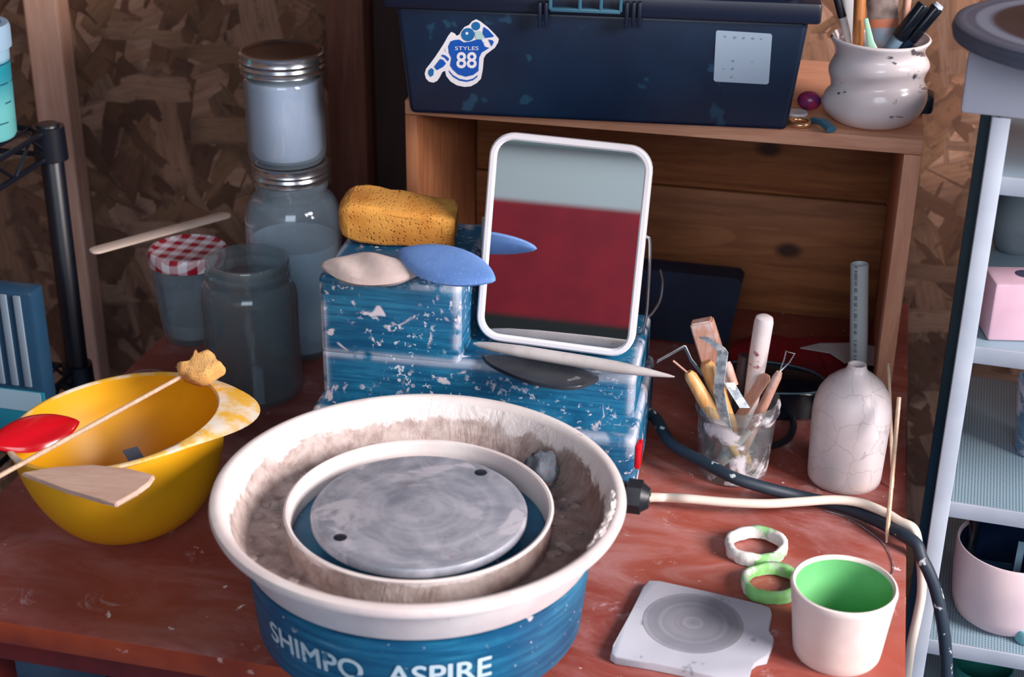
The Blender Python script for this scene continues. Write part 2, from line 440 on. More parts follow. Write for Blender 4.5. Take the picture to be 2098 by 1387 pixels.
def gingham():
    n = NT('red_gingham_lid')
    x, y, z = n.sep()[:3]; g = .0105
    def par(v): return n.math('GREATER_THAN', n.math('FRACT', n.math('DIVIDE', n.math('ADD', v, 1.0), g*2)), .5)
    f = n.math('MULTIPLY', n.math('ADD', par(x), par(n.math('ADD', y, n.math('MULTIPLY', z, -1.0)))), .5)
    cc = n.mix(f, C(238, 228, 234), C(168, 14, 44))
    n.set(color=cc, rough=.35); return n.m
MAT['gingham'] = gingham()
MAT['yellow'] = plain('dusty_yellow_plastic', C(238, 176, 22), .42, var=C(228, 158, 14), vs=8)
def yellow_rim():
    n = NT('yellow_plastic_dusted_white')
    cc = n.mix(n.rng(n.noise(26, 5, .65), .4, .62), C(236, 180, 50), C(234, 222, 204))
    n.set(color=cc, rough=.6); return n.m
MAT['yellow_rim'] = yellow_rim()
MAT['red'] = plain('red_gloss_rubber', C(206, 10, 26), .22, coat=.4)
MAT['cord_black'] = plain('clay_spattered_black_rubber', C(30, 44, 58), .55, speck=(C(190, 196, 200), 60, .62))
MAT['cord_white'] = plain('white_cord_rubber', C(226, 212, 198), .5)
MAT['bisque'] = plain('pale_bisque_clay', C(236, 222, 216), .7, var=C(226, 206, 200), vs=18, bump=(160, .15, .001))
MAT['green'] = plain('mint_green_slip', C(112, 190, 122), .5, var=C(92, 172, 106), vs=12)
MAT['grey_bat'] = plain('pale_grey_bat_board', C(196, 195, 204), .7, var=C(180, 181, 192), vs=14, speck=(C(150, 150, 162), 60, .66))
def bat_mid():
    n = NT('darker_grey_bat_centre'); x, y, z = n.sep()[:3]
    p = onz(1420, 1276, T+.0085)-onz(1420, 1290, T+.0085)
    dx = n.math('SUBTRACT', x, p.x); dy = n.math('SUBTRACT', y, p.y)
    rr = n.math('SQRT', n.math('ADD', n.math('MULTIPLY', dx, dx), n.math('MULTIPLY', dy, dy)))
    c3 = n.n.new('ShaderNodeCombineXYZ'); n.l.new(n.math('MULTIPLY', rr, 260.0), c3.inputs[0])
    v = n.noise(1, 3, vec=n.mix(.25, c3.outputs[0], n.noise(30, 3, out=1)))
    cc = n.mix(n.rng(v, .35, .68), C(134, 134, 144), C(158, 156, 163))
    cc = n.mix(n.rng(n.noise(18, 3), .4, .65, 0, .5), cc, C(120, 122, 134))
    n.set(color=cc, rough=.65); return n.m
MAT['grey_bat_mid'] = bat_mid()
def ring_mat(name, lo, hi):
    n = NT(name)
    cc = n.mix(n.rng(n.noise(28, 4, .6), lo, hi), C(224, 220, 214), C(132, 196, 116)); cc = n.mix(n.rng(n.noise(60, 4), .58, .66, 0, .6), cc, C(172, 180, 176))
    n.set(color=cc, rough=.7); n.bump(n.noise(90, 4), .3, .002); return n.m
MAT['ring_white'] = ring_mat('white_rubber_with_green_slip', .56, .62)
MAT['ring_green'] = ring_mat('green_slip_coated_rubber', .36, .46)
MAT['concrete'] = plain('blue_grey_concrete', C(84, 118, 156), .8, var=C(40, 58, 88), vs=6, speck=(C(150, 184, 206), 9, .64))
MAT['wire_black'] = plain('black_epoxy_wire', C(12, 16, 28), .4)
MAT['shelf_steel'] = plain('pale_shelf_enamel', C(186, 194, 206), .4, var=C(168, 178, 192), vs=10)
def perf():
    n = NT('perforated_shelf_sheet')
    d, c = n.vor(330.0, rand=0.0)
    cc = n.mix(n.rng(d, .22, .32), C(40, 62, 76), C(138, 162, 176))
    n.set(color=cc, rough=.45); return n.m
MAT['perf'] = perf()
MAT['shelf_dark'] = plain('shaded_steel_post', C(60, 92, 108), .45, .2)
MAT['paper'] = plain('printed_paper', C(224, 224, 226), .8)
def mirror_mat():
    n = NT('silvered_mirror_glass'); n.set(color=(.90, .92, .93, 1), metal=1.0, rough=.015)
    return n.m
MAT['mirror'] = mirror_mat()
exec_parts = []
# ================================================================== SETTING
WY = 1.93
struct('floor', box(4.4, 5.6, .05, (-.2, -.6, -.025)), MAT['concrete'])
struct('wall_back', box(4.4, .05, 2.6, (-.2, WY+.025, 1.3)), MAT['osb'])
struct('wall_left', box(.05, 5.6, 2.6, (-2.4, -.6, 1.3)), MAT['osb'])
# the far side of the yard that the mirror shows: dark below, maroon, pale grey above
fb = bmesh.new()
box(7.0, .06, .86, (-.2, -3.43, .43), bm=fb, mi=0)
box(7.0, .06, .48, (-.2, -3.43, 1.10), bm=fb, mi=1)
box(7.0, .06, 1.6, (-.2, -3.43, 2.14), bm=fb, mi=2)
box(7.0, .05, .045, (-.2, -3.38, 1.60), bm=fb, mi=3)
struct('wall_front', fb, [plain('dark_green_lower_wall', C(30, 38, 38), .8), plain('maroon_painted_wall', C(150, 24, 44), .7, var=C(128, 18, 38), vs=4), plain('pale_grey_upper_wall', C(178, 192, 196), .8), plain('grey_green_ledge', C(120, 146, 142), .8)])
a = ony(45, 0, 1.895); b = ony(114, 0, 1.895)
struct('trim_1', box(b.x-a.x, WY-1.895, 2.5, ((a.x+b.x)/2, (WY+1.895)/2, 1.25), .003), MAT['stud'])
a = ony(667, 100, 1.86); b = ony(745, 100, 1.86)
struct('trim_2', box(b.x-a.x, WY-1.86, 2.5, ((a.x+b.x)/2, (WY+1.86)/2, 1.25), .003), MAT['stud_brown'])
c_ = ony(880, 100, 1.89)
struct('gap_shade_board', box(c_.x-b.x, WY-1.89, 2.5, ((c_.x+b.x)/2+.002, (WY+1.89)/2, 1.25), .003), MAT['gap_shade'])  # added dark board: stands for the shaded gap between stud and crate

# ================================================================== TABLE
tx0, tx1, ty0, ty1 = -.809, .092, .993, 1.915
tb = thing('work_table', 'low red-brown table smeared with clay, carrying the potter\'s wheel and jars', 'table', ((tx0+tx1)/2, (ty0+ty1)/2, 0))
def top_bm():
    bm = box(tx1-tx0, ty1-ty0, .024, ((tx0+tx1)/2, (ty0+ty1)/2, T-.012), .0025)
    bm.normal_update()
    for f in bm.faces: f.material_index = 0 if f.normal.z > .5 else 1
    return bm
o = part('tabletop', top_bm(), [MAT['table'], MAT['table_edge']], tb, True)
# tabletop texture is laid out in table coordinates
me = o.data; off = tb.location.copy()
me.transform(M.Translation(off)); o.location = -off
part('apron', box(tx1-tx0-.03, .018, .030, ((tx0+tx1)/2, ty0+.024, T-.0395), .002), MAT['apron'], tb, True)
part('apron', box(tx1-tx0-.03, .018, .07, ((tx0+tx1)/2, ty1-.022, T-.06), .002), MAT['apron'], tb, True)
for x in (tx0+.022, tx1-.022):
    part('apron', box(.018, ty1-ty0-.07, .07, (x, (ty0+ty1)/2, T-.06), .002), MAT['apron'], tb, True)
for x in (tx0+.05, tx1-.05):
    for y in (ty0+.055, ty1-.055):
        part('leg', box(.045, .045, T-.024, (x, y, (T-.024)/2), .003), MAT['apron'], tb, True)

# ================================================================== POTTER'S WHEEL
PO = V((-.329, 1.08, T)); PR = math.radians(3)
wh = thing('pottery_wheel', 'blue tabletop pottery wheel with white splash pan, spattered with clay', 'pottery wheel', PO, PR)
bb = lathe([(0, .012), (.136, .012), (.142, .02), (.149, .092), (.12, .094), (0, .094)], 96)
part('base', bb, MAT['blue_base'], wh)
hb = box(.330, .195, .078, (0, .3125, .051), .008, 3)
box(.20, .12, .07, (0, .165, .050), .004, 2, bm=hb)
part('lower_housing', hb, MAT['blue'], wh)
hb = box(.322, .155, .060, (-.003, .3345, .106), .006, 3)
part('ledge_housing', hb, MAT['blue'], wh)
hb = box(.145, .172, .088, (-.0915, .343, .174), .006, 3)
part('motor_tower', hb, MAT['blue'], wh)
for x in (-.12, .12):
    for y in (0.0, .37): part('foot', lathe([(0, .0008), (.014, .0008), (.012, .013), (0, .013)], 20, ctr=(x*.8, y, 0)), MAT['black'], wh)
# lettering wrapped on the base front
def wrapped(s, size, ang0, z, parent, name):
    vs, fs = text_faces(s, size, 0.0)
    bm = bmesh.new()
    for k, (dx, dy) in enumerate(((0, 0), (.0006, 0), (-.0006, 0), (0, .0005), (0, -.0005))):
        q = []
        for v in vs:
            zz = z + v.y + dy; r = .1422 + (zz-.02)/(.072)*.007 + .0006 + k*.00004
            a = ang0 + (v.x+dx)/r
            q.append(bm.verts.new((r*math.sin(a), -r*math.cos(a), zz)))
        for f in fs:
            try: bm.faces.new([q[i] for i in f])
            except ValueError: pass
    return part(name, bm, MAT['letters'], parent, smooth=0)
base_o = [c for c in col.objects if c.name == 'base'][0]
def ang_at(px, py, z):      # angle around the wheel axis of a pixel on the base
    p = onz(px, py, T+z)-PO
    return math.atan2(p.x, -p.y) - PR
wrapped('SHIMPO', .0285, -.42, .0490, base_o, 'lettering')
wrapped('ASPIRE', .0285, .345, .0490, base_o, 'lettering')
# splash pan
def pan_rf(a, r, z): return 1 + (.004*math.sin(5*a+1)*.3)
pout = lathe([(.118, .0955), (.150, .0955), (.1515, .098), (.1635, .1305), (.1655, .1315), (.1705, .131), (.1752, .1335), (.1768, .1375), (.1755, .1415), (.1715, .1432), (.1672, .1422), (.1640, .138)], 128)
pin = lathe([(.1640, .138), (.160, .128), (.1525, .106), (.1475, .0985), (.140, .0972), (.1135, .0968), (.1132, .118), (.1150, .1235)], 128, mi=1)
tmp = bpy.data.meshes.new('t'); pin.to_mesh(tmp); pin.free(); pout.from_mesh(tmp); bpy.data.meshes.remove(tmp)
lathe([(.1150, .1235), (.1155, .1252), (.1135, .1262), (.1115, .1255), (.1105, .123), (.1095, .0955), (.118, .0955)], 128, bm=pout, mi=0)
# clay crumbs caked on the pan
for i in range(60):
    a = random.uniform(0, 2*PI); r = random.uniform(.117, .148); s = random.uniform(.0015, .004)
    bmx = bmesh.ops.create_icosphere(pout, subdivisions=2, radius=s, matrix=M.Translation((r*math.cos(a), r*math.sin(a), .098)) @ M.Diagonal((1.6, 1.2, .7, 1)))
    for v in bmx['verts']:
        v.co += V((random.uniform(-1, 1), random.uniform(-1, 1), random.uniform(-1, 1)))*s*.3
        for f in v.link_faces: f.material_index = 1
for i in range(16):
    a = random.gauss(-.10, .16); s = random.uniform(.003, .007); r = .1655
    bmx = bmesh.ops.create_icosphere(pout, subdivisions=3, radius=s, matrix=M.Translation((r*math.cos(a), r*math.sin(a), .1385)) @ M.Rotation(a, 4, 'Z') @ M.Diagonal((.8, 2.0, .7, 1)))
    for v in bmx['verts']: v.co += V((random.uniform(-1, 1), random.uniform(-1, 1), random.uniform(-1, 1)))*s*.12
part('splash_pan', pout, [MAT['pan_out'], MAT['pan_in']], wh)
# well + wheel head
part('shaft_well', lathe([(.104, .0945), (.1085, .0945), (.1085, .1015), (.104, .1015), (.03, .0965), (0, .0965)], 64), MAT['blue_base'], wh)
hd_ = lathe([(0, .100), (.03, .100), (.03, .111), (.0895, .1115), (.0925, .114), (.0928, .1195), (.0915, .1215), (.089, .1222), (0, .1222)], 96)
ho = part('wheel_head', hd_, MAT['head'], wh)
for px, py in ((985, 968), (697, 1101)):
    p = onz(px, py, T+.1222)-PO; p = M.Rotation(-PR, 3, 'Z') @ p
    part('pin_hole', lathe([(0, .1226), (.0048, .1226), (.0058, .1222)], 20, ctr=(p.x, p.y, 0)), MAT['black'], ho)
# switch, glands, cords
def rx(px, py): return onx(px, py, PO.x+.1655)
sp = onx(1306, 930, -.170)
part('power_switch', box(.006, .022, .03, (0, 0, 0), .002, mat=M.Rotation(PR, 3, 'Z')).copy() if False else box(.006, .016, .026, (-.169, sp.y, max(sp.z, T+.036)), .002), MAT['red'], wh, True, label='red rocker switch')
g = V((-.152, 1.355, T+.030)); g = onx(1308, 1018, -.152)
gz = max(g.z, T+.019); g = V((-.158, g.y, gz))
gb = tube([g+V((-.02, 0, 0)), g+V((-.006, 0, 0))], .013, 8); tube([g+V((-.004, 0, 0)), g+V((.009, 0, 0))], .0155, 6, bm=gb); tube([g+V((.009, 0, 0)), g+V((.016, 0, 0))], [.0135, .009], 12, bm=gb)
part('cable_gland', gb, MAT['black'], wh, True)
zc = T+.0078
bp = [V((-.200, 1.454, T+.040)), V((-.178, 1.450, T+.039))] + [onz(x, y, z) for x, y, z in ((1375, 908, T+.030), (1440, 946, T+.029), (1500, 977, T+.027), (1560, 997, T+.020), (1640, 1017, zc+.001), (1720, 1036, zc), (1790, 1064, zc+.001), (1832, 1086, zc+.004), (1852, 1097, zc+.006))]
bp += [V((.1000, 1.308, T+.0115)), ony(1888, 1142, 1.302), ony(1903, 1172, 1.299), ony(1918, 1213, 1.296), ony(1931, 1275, 1.292), ony(1938, 1340, 1.29), ony(1942, 1440, 1.29)]
part('pedal_cord', tube(cr(bp, 8), .0062, 12), MAT['cord_black'], wh, True, label='black clay-spattered cord')
wz = T+.0055
wp = [g+V((.012, 0, 0))] + [onz(x, y, T+z) for x, y, z in ((1345, 1019, .0185), (1410, 1022, .0180), (1490, 1029, .0175), (1570, 1032, .0178), (1640, 1028, .0185), (1710, 1024, .0195), (1765, 1031, .0195), (1815, 1051, .0190), (1843, 1068, .0185))]
wp += [V((.0970, 1.3255, T+.0170)), ony(1882, 1122, 1.322), ony(1888, 1165, 1.320), ony(1888, 1215, 1.319), ony(1879, 1265, 1.318), ony(1866, 1325, 1.312), ony(1856, 1400, 1.31)]
part('power_cord', tube(cr(wp, 8), .0047, 12), MAT['cord_white'], wh, True, label='white cord')
# wet sponge lump in the pan
p = onz(1100, 965, T+.112)
lb = bmesh.new(); bmesh.ops.create_icosphere(lb, subdivisions=4, radius=1.0)
for v in lb.verts: v.co = V((v.co.x*.016, v.co.y*.020, v.co.z*.017))
displace(lb, .004, 90, 3); lb.transform(M.Translation((p.x+.004, p.y, T+.1135)))
solo('grey_sponge', lb, sponge_mat('wet_grey_sponge', C(92, 100, 110), C(58, 66, 74), 240), 'small dark grey sponge lying in the wheel\'s splash pan', 'sponge')

# ================================================================== ON THE WHEEL
# tabletop mirror
mb = V((-.2755, 1.383, T+.1395)); tilt = math.radians(12.3)
mrot = M.Rotation(-tilt, 3, 'X') @ M.Rotation(math.radians(1.2), 3, 'Y')
mr = thing('tabletop_mirror', 'white framed rounded mirror standing on the wheel housing', 'mirror', mb, rot=mrot)
mw, mh, rr_ = .1565, .206, .021
def frame_bm():
    bm = bmesh.new(); prof = [(-.004, -.004), (-.004, .004), (-.002, .006), (.002, .006), (.004, .004), (.004, -.004), (0, -.0055)]
    loops = []
    for d, y in prof:
        w, h = mw+2*d*.9, mh+2*d*.9; r = rr_+d*.9
        loops.append([bm.verts.new((x, -y, z+mh/2+.004)) for x, z in roundrect(w, h, r, 8)])
    for A, B in zip(loops, loops[1:]+loops[:1]):
        n = len(A)
        for i in range(n): bm.faces.new((A[i], A[(i+1) % n], B[(i+1) % n], B[i]))
    return bm
fr = part('frame', frame_bm(), MAT['white'], mr)
gbm = bmesh.new()
vs = [gbm.verts.new((x, -.0022, z+mh/2+.004)) for x, z in roundrect(mw-.004, mh-.004, rr_-.003, 8)]
gbm.faces.new(vs)
vs2 = [gbm.verts.new((v.co.x, .003, v.co.z)) for v in vs]; gbm.faces.new(vs2[::-1])
for i in range(len(vs)): gbm.faces.new((vs[i], vs[(i+1) % len(vs)], vs2[(i+1) % len(vs)], vs2[i]))
part('mirror_glass', gbm, MAT['mirror'], mr, smooth=0)
ws = []
hwid = mw/2+.0075
ws = cr([(hwid-.003, 0, .125), (hwid+.0005, .004, .118), (hwid+.002, .016, .070), (hwid+.0, .034, .022), (hwid-.012, .046, .002), (0, .047, .0005), (-hwid+.016, .046, .002), (-hwid+.004, .034, .022), (-hwid+.001, .016, .070), (-hwid+.001, .004, .118), (-hwid+.003, 0, .125)], 6)
ws = [V((q.x, q.y, max(q.z, .003)+q.y*.23)) for q in ws]
part('wire_stand', tube(ws, .0016, 8), MAT['tin'], mr)
# grey wire hoop behind the mirror
hp = cr([ony(1352, 552, 1.56), ony(1357, 580, 1.56), ony(1352, 615, 1.555), ony(1338, 640, 1.55), ony(1320, 662, 1.545), ony(1290, 740, 1.535), ony(1285, 800, 1.53), onz(1290, 835, T+.0025)], 6)
solo('wire_hoop', tube(hp, .0016, 8), MAT['tin'], 'thin grey wire curving up behind the mirror, right of its frame', 'wire')

# big orange sponge: rounded block, thick left end
TZ = T+.2185
def big_sponge():
    bm = bmesh.new(); bmesh.ops.create_cube(bm, size=1.0)
    bmesh.ops.subdivide_edges(bm, edges=bm.edges[:], cuts=1)
    bmesh.ops.bevel(bm, geom=bm.edges[:], offset=.10, segments=2, profile=.5, affect='EDGES', clamp_overlap=True)
    bmesh.ops.subdivide_edges(bm, edges=bm.edges[:], cuts=3, use_grid_fill=True)
    for v in bm.verts:
        x, y, z = v.co
        t = x+.5
        L = .121; hgt = .046 - .009*t; dp = .056 - .010*t
        rnd = math.sqrt(max(0, 1-max(0, (-.22-x)/.28)**2))  # rounded left end
        v.co = V((x*L, y*dp*(.72+.28*rnd), (z*(.45+.55*rnd)+.5)*hgt))
    displace(bm, .0022, 45, 1)
    return bm
sp_ = big_sponge()
p = onz(806, 502, TZ)
sp_.transform(M.Translation((p.x, p.y+.018, TZ+.004)) @ M.Rotation(math.radians(9), 4, 'Z') @ M.Rotation(math.radians(3), 4, 'Y') @ M.Rotation(math.radians(8), 4, 'X'))
solo('orange_sponge', sp_, MAT['sponge'], 'large orange sponge block lying on top of the wheel housing', 'sponge')
# almond shaped ribs
def almond(Lx, Wy, th, nx=40, pw=1.0, facet=0.0):
    bm = bmesh.new(); ny = 14; g = {}
    for s in (1, -1):
        for i in range(nx+1):
            u = -1+2*i/nx; w = max(0.0, 1-abs(u)**2.0)**.85
            for j in range(ny+1):
                q = -1+2*j/ny
                zz = th/2*s*math.sqrt(max(0, 1-q*q))*(w**.6)
                if facet: zz *= 1+facet*math.sin(u*7+q*3)
                g[s, i, j] = bm.verts.new((u*Lx/2, q*Wy/2*w, zz))
        for i in range(nx):
            for j in range(ny):
                f = (g[s, i, j], g[s, i+1, j], g[s, i+1, j+1], g[s, i, j+1])
                try: bm.faces.new(f if s > 0 else f[::-1])
                except ValueError: pass
    bmesh.ops.remove_doubles(bm, verts=bm.verts, dist=1e-5)
    bmesh.ops.dissolve_degenerate(bm, dist=1e-6, edges=bm.edges[:])
    return bm
def place_almond(bm, pl, pr, z, tiltx, dz=0):
    a, b = onz(pl[0], pl[1], z), onz(pr[0], pr[1], z)
    c = (a+b)/2; ang = math.atan2(b.y-a.y, b.x-a.x)
    bm.transform(M.Translation((c.x, c.y, z+dz)) @ M.Rotation(ang, 4, 'Z') @ M.Rotation(tiltx, 4, 'X'))
    return (b-a).length
d_ = (onz(657, 545, TZ+.012)-onz(858, 566, TZ+.012)).length
bm = almond(d_, .050, .018, facet=.22); place_almond(bm, (657, 543), (858, 562), TZ+.012, math.radians(14))
solo('clay_rib', bm, MAT['rib_beige'], 'beige almond-shaped rib on the front edge of the wheel housing, left of the blue one', 'pottery rib', smooth=30)
d_ = (onz(816, 515, TZ+.021)-onz(1014, 578, TZ+.021)).length
bm = almond(d_, .054, .017); place_almond(bm, (818, 513), (1013, 574), TZ+.0235, math.radians(18))
solo('rubber_rib', bm, MAT['rib_blue'], 'pale blue almond-shaped rubber rib overlapping the mirror\'s edge', 'pottery rib', smooth=50)
# tapered modelling stick on the ledge, dark kidney below it
p0, p1 = onz(970, 704, T+.150), onz(1382, 772, T+.150)
solo('modelling_stick', cyl_path(p0, p1, [(0, .0012), (.03, .0030), (.10, .0048), (.25, .0062), (.55, .0066), (.72, .0062), (.86, .0042), (.97, .0018), (1, .0006)], 16), MAT['rod'], 'long pale grey modelling tool tapering to a point, lying in front of the mirror', 'modelling tool')
KZ = T+.1420
kp = [onz(x, y, KZ) for x, y in ((988, 726), (1060, 730), (1150, 745), (1225, 768), (1205, 784), (1175, 792), (1130, 789), (1080, 778), (1030, 758), (1000, 741))]
kb = prism(cr(kp+[kp[0]], 4)[:-1], .004, .0012)
solo('kidney_rib', kb, MAT['kidney'], 'dark kidney-shaped rib lying under the grey modelling stick', 'pottery rib')

# ================================================================== JARS
def band(R, h, z0):
    prof = [(R*.97, z0), (R*1.02, z0+h*.04), (R*1.0, z0+h*.2), (R*1.025, z0+h*.32), (R*.995, z0+h*.46), (R*1.025, z0+h*.6), (R*1.0, z0+h*.74), (R*1.01, z0+h*.94), (R*.985, z0+h), (R*.90, z0+h), (R*.89, z0+h*.95), (R*.90, z0+h*.2)]
    return lathe(prof, 64)
def jar_body(R, Hh, neck, nh, sh, th=.0024, nb=None, foot=.92):
    """R body radius, Hh total height, neck radius, nh neck height, sh shoulder height"""
    o = [(0, .002), (R*foot*.8, .002), (R*foot, .0), (R*.985, .006), (R, .014), (R, Hh-nh-sh)]
    for i in range(1, 8):
        a = i/7*PI/2
        o.append((neck+(R-neck)*math.cos(a)**.9 if i < 7 else neck, Hh-nh-sh+sh*math.sin(a)))
    o += [(neck, Hh-nh*.75), (neck+.0022, Hh-nh*.68), (neck+.0022, Hh-nh*.5), (neck, Hh-nh*.42), (neck+.0012, Hh-nh*.1), (neck, Hh), (neck-th*1.3, Hh)]
    i_ = [(max(0, r-th*1.4), max(z, .006)) for r, z in o[1:-2]]
    return lathe(o + i_[::-1] + [(0, .006)], 64)
# large jar with milky water
LJ, lr = base(616, 742, 95); LJ.z = T
jb = thing('large_mason_jar', 'large glass jar of cloudy water with screw band, carrying a smaller jar', 'jar', LJ)
Hh = hz(LJ, 326)-T; R = .0570
part('glass_body', jar_body(R, Hh-.012, .0405, .030, .040), MAT['glass_blue'], jb)
part('cloudy_water', lathe([(0, .007), (R-.006, .007), (R-.0042, .014), (R-.0042, Hh*.58), (0, Hh*.585)], 48), MAT['milk'], jb)
part('screw_band', band(.0445, .022, Hh-.023), MAT['tin'], jb)
part('lid_disc', lathe([(0, Hh-.004), (.041, Hh-.004), (.0415, Hh-.0015), (.039, Hh-.001), (.037, Hh-.0022), (0, Hh-.0022)], 48), MAT['tin_lid'], jb)
# small jar on top
SZ = T+Hh; SJ = V((LJ.x-.003, LJ.y, SZ))
sj = thing('small_mason_jar', 'small glass jar of white powder with bronze lid, stacked on the large jar', 'jar', SJ)
sh_ = hz(SJ, 100)-SZ; r2 = .0455
part('glass_body', jar_body(r2, sh_-.006, .0405, .024, .008, foot=.9), MAT['glass_blue'], sj)
part('white_powder', lathe([(0, .0075), (r2-.008, .0075), (r2-.0044, .014), (r2-.0044, sh_*.745), (0, sh_*.745)], 48), MAT['slurry'], sj)
part('screw_band', band(.0478, .024, sh_-.025), MAT['tin'], sj)
part('lid_disc', lathe([(0, sh_-.006), (.0445, sh_-.006), (.045, sh_-.001), (.043, sh_), (.041, sh_-.0025), (0, sh_-.0025)], 48), MAT['tin_lid'], sj)
# jar with gingham lid
CJ, r_ = base(402, 718, 76); CJ.z = T
cj = thing('gingham_lid_jar', 'faceted glass jar with red gingham lid and sediment, beneath the stir stick', 'jar', CJ)
ch = hz(CJ, 508)-T; R = .0445
def fac(a, r, z): return 1 + (.022*abs(math.sin(a*6)) if .01 < z < ch*.8 else 0)
part('glass_body', lathe([(0, .002), (.034, .0), (.037, .004), (.0405, .04), (.0435, ch-.034), (.0445, ch-.026), (.0425, ch-.019), (.0425, ch-.003), (.040, ch-.003), (.040, ch-.02), (.0415, ch-.034), (.038, .04), (.0345, .007), (0, .007)], 96, rfun=fac), MAT['glass_blue'], cj)
part('sediment', lathe([(0, .008), (.0335, .008), (.0355, .026), (0, .0265)], 48), MAT['sediment'], cj)
part('gingham_lid', lathe([(.0455, ch-.016), (.0478, ch-.016), (.0482, ch-.004), (.046, ch), (.043, ch+.0006), (.041, ch-.0008), (0, ch-.0008)], 64), MAT['gingham'], cj)
# open empty jar
EJ, r_ = base(527, 840, 92); EJ.z = T
eh = hz(EJ, 530)-T
ej = thing('open_jar', 'empty open glass jar in front of the gingham-lid jar', 'jar', EJ)
part('glass_body', jar_body(.0545, eh, .0455, .026, .022, th=.003), MAT['glass'], ej)
# stir stick across the gingham lid
z = T+ch+.0036
a, b = onz(186, 518, z), onz(470, 440, z)
ang = math.atan2(b.y-a.y, b.x-a.x); L = (b-a).length; c = (a+b)/2
pts = roundrect(L, .0195, .0085, 6)
bm = prism([(x, y, .0025) for x, y in pts], .0025, .0006)
bm.transform(M.Translation((c.x, c.y, z)) @ M.Rotation(ang, 4, 'Z'))
solo('stir_stick', bm, MAT['pine_pale'], 'pale wooden stir stick resting across the red gingham lid', 'stick', rotz=ang, loc=(c.x, c.y, z))

# ================================================================== YELLOW BOWL AND TOOLS
bc, r_ = base(262, 1122, 40); BW = V((bc.x+.004, bc.y+.022, T+.0058))
btilt = math.radians(-7)
brot = M.Rotation(btilt, 3, 'Y')
bw = thing('mixing_bowl', 'yellow plastic mixing bowl dusted with clay, left of the wheel', 'bowl', BW, rot=brot)
BH, BR = .112, .100
def lip(a):       # extra flange towards the right rear of the bowl
    d = math.atan2(math.sin(a-.30), math.cos(a-.30)); return math.exp(-(d/.55)**2)
def bowl_bm():
    bm = bmesh.new(); n = 96; prof = [(0, 0), (.030, 0), (.042, .003)]
    for i in range(1, 13):
        t = i/12; prof.append((.042+(BR-.042)*math.sin(t*PI/2)**.92, .003+(BH-.003)*(1-math.cos(t*PI/2))**.86))
    lathe(prof, n, bm=bm)
    inn = [(r-.003, z+.003) for r, z in prof[3:-1]] + [(BR-.003, BH)]
    lathe([(0, .004), (.040, .004)] + inn, n, bm=bm)
    # rim and flange
    rings = []
    for k, (w, dz) in enumerate(((-.003, 0), (-.0012, .0016), (.0010, .0020), (.0028, .0012), (.0032, -.0008), (.0016, -.0022), (0.0, 0.0))):
        ring = []
        for i in range(n):
            a = 2*PI*i/n; e = lip(a)
            r = BR + w + (max(w, 0)/.0032)*.033*e
            ring.append(bm.verts.new((r*math.cos(a), r*math.sin(a), BH+dz - (max(w, 0)/.0032)*.010*e)))
        rings.append(ring)
    for A, B in zip(rings, rings[1:]):
        for i in range(n):
            f = bm.faces.new((A[i], A[(i+1) % n], B[(i+1) % n], B[i])); f.material_index = 1
    return bm
part('bowl_body', bowl_bm(), [MAT['yellow'], MAT['yellow_rim']], bw)
RZ = BW.z+BH
# wooden rib on the near rim
def plane3(a, b, c): return (b-a).cross(c-a).normalized()
n_ = V((-.12, -.10, .985)).normalized(); p_ = BW + brot @ V((-.01, -BR, BH+.0115))
tri = [onp(x, y, p_, n_) for x, y in ((42, 968), (110, 957), (190, 951), (262, 958), (316, 972), (305, 988), (278, 1006), (236, 1031), (205, 1022), (130, 1000))]
bm = bmesh.new(); t1 = [bm.verts.new(p) for p in tri]; t2 = [bm.verts.new(p - n_*.005) for p in tri]
bm.faces.new(t1); bm.faces.new(t2[::-1])
for i in range(len(t1)): bm.faces.new((t1[i], t2[i], t2[(i+1) % len(t1)], t1[(i+1) % len(t1)]))
bmesh.ops.bevel(bm, geom=[e for e in bm.edges], offset=.001, segments=2, affect='EDGES', clamp_overlap=True)
solo('wooden_rib', bm, MAT['rib_wood'], 'pale wooden wedge-shaped rib lying on the near rim of the yellow bowl', 'pottery rib')
# red kidney leaning on the left rim
d_ = .085
p = onz(70, 888, RZ-.004)
bm = almond(.088, .046, .016)
bm.transform(M.Translation(p) @ M.Rotation(math.radians(46), 4, 'Z') @ M.Rotation(math.radians(20), 4, 'X'))
solo('red_rib', bm, MAT['red'], 'glossy red oval rubber rib leaning on the left rim of the yellow bowl', 'pottery rib')
# sponge on a stick
a = ony(-14, 982, onz(40, 950, RZ+.014).y-.01); b = onz(376, 769, RZ+.020)
ss = thing('sponge_stick', 'tan sponge tied on a thin stick laid across the yellow bowl', 'sponge tool', b)
part('stick', cyl_path(a, b, [(0, .0024), (.5, .0024), (1, .0022)], 10), MAT['skewer'], ss, True)
bm = bmesh.new(); sh2 = [(364, 752), (392, 747), (404, 722), (414, 728), (434, 722), (446, 740), (463, 753), (444, 768), (428, 782), (402, 786), (380, 778), (366, 768)]
q_ = [onp(x, y, b, V((-.05, -.55, .83)).normalized()) for x, y in sh2]; nn = V((-.05, -.55, .83)).normalized()
qs = cr(q_+[q_[0]], 3)[:-1]
cen = sum(qs, V())/len(qs)
for k in range(5):
    f = (0, .6, 1.0, .6, 0)[k]; pass
layers = []
for k, (s, hgt) in enumerate(((.72, .011), (.93, .008), (1.0, 0), (.93, -.008), (.72, -.011))):
    layers.append([bm.verts.new(cen+(v-cen)*s+nn*hgt) for v in qs])
for A, B in zip(layers, layers[1:]):
    for i in range(len(A)): bm.faces.new((A[i], A[(i+1) % len(A)], B[(i+1) % len(A)], B[i]))
bm.faces.new(layers[0]); bm.faces.new(layers[-1][::-1])
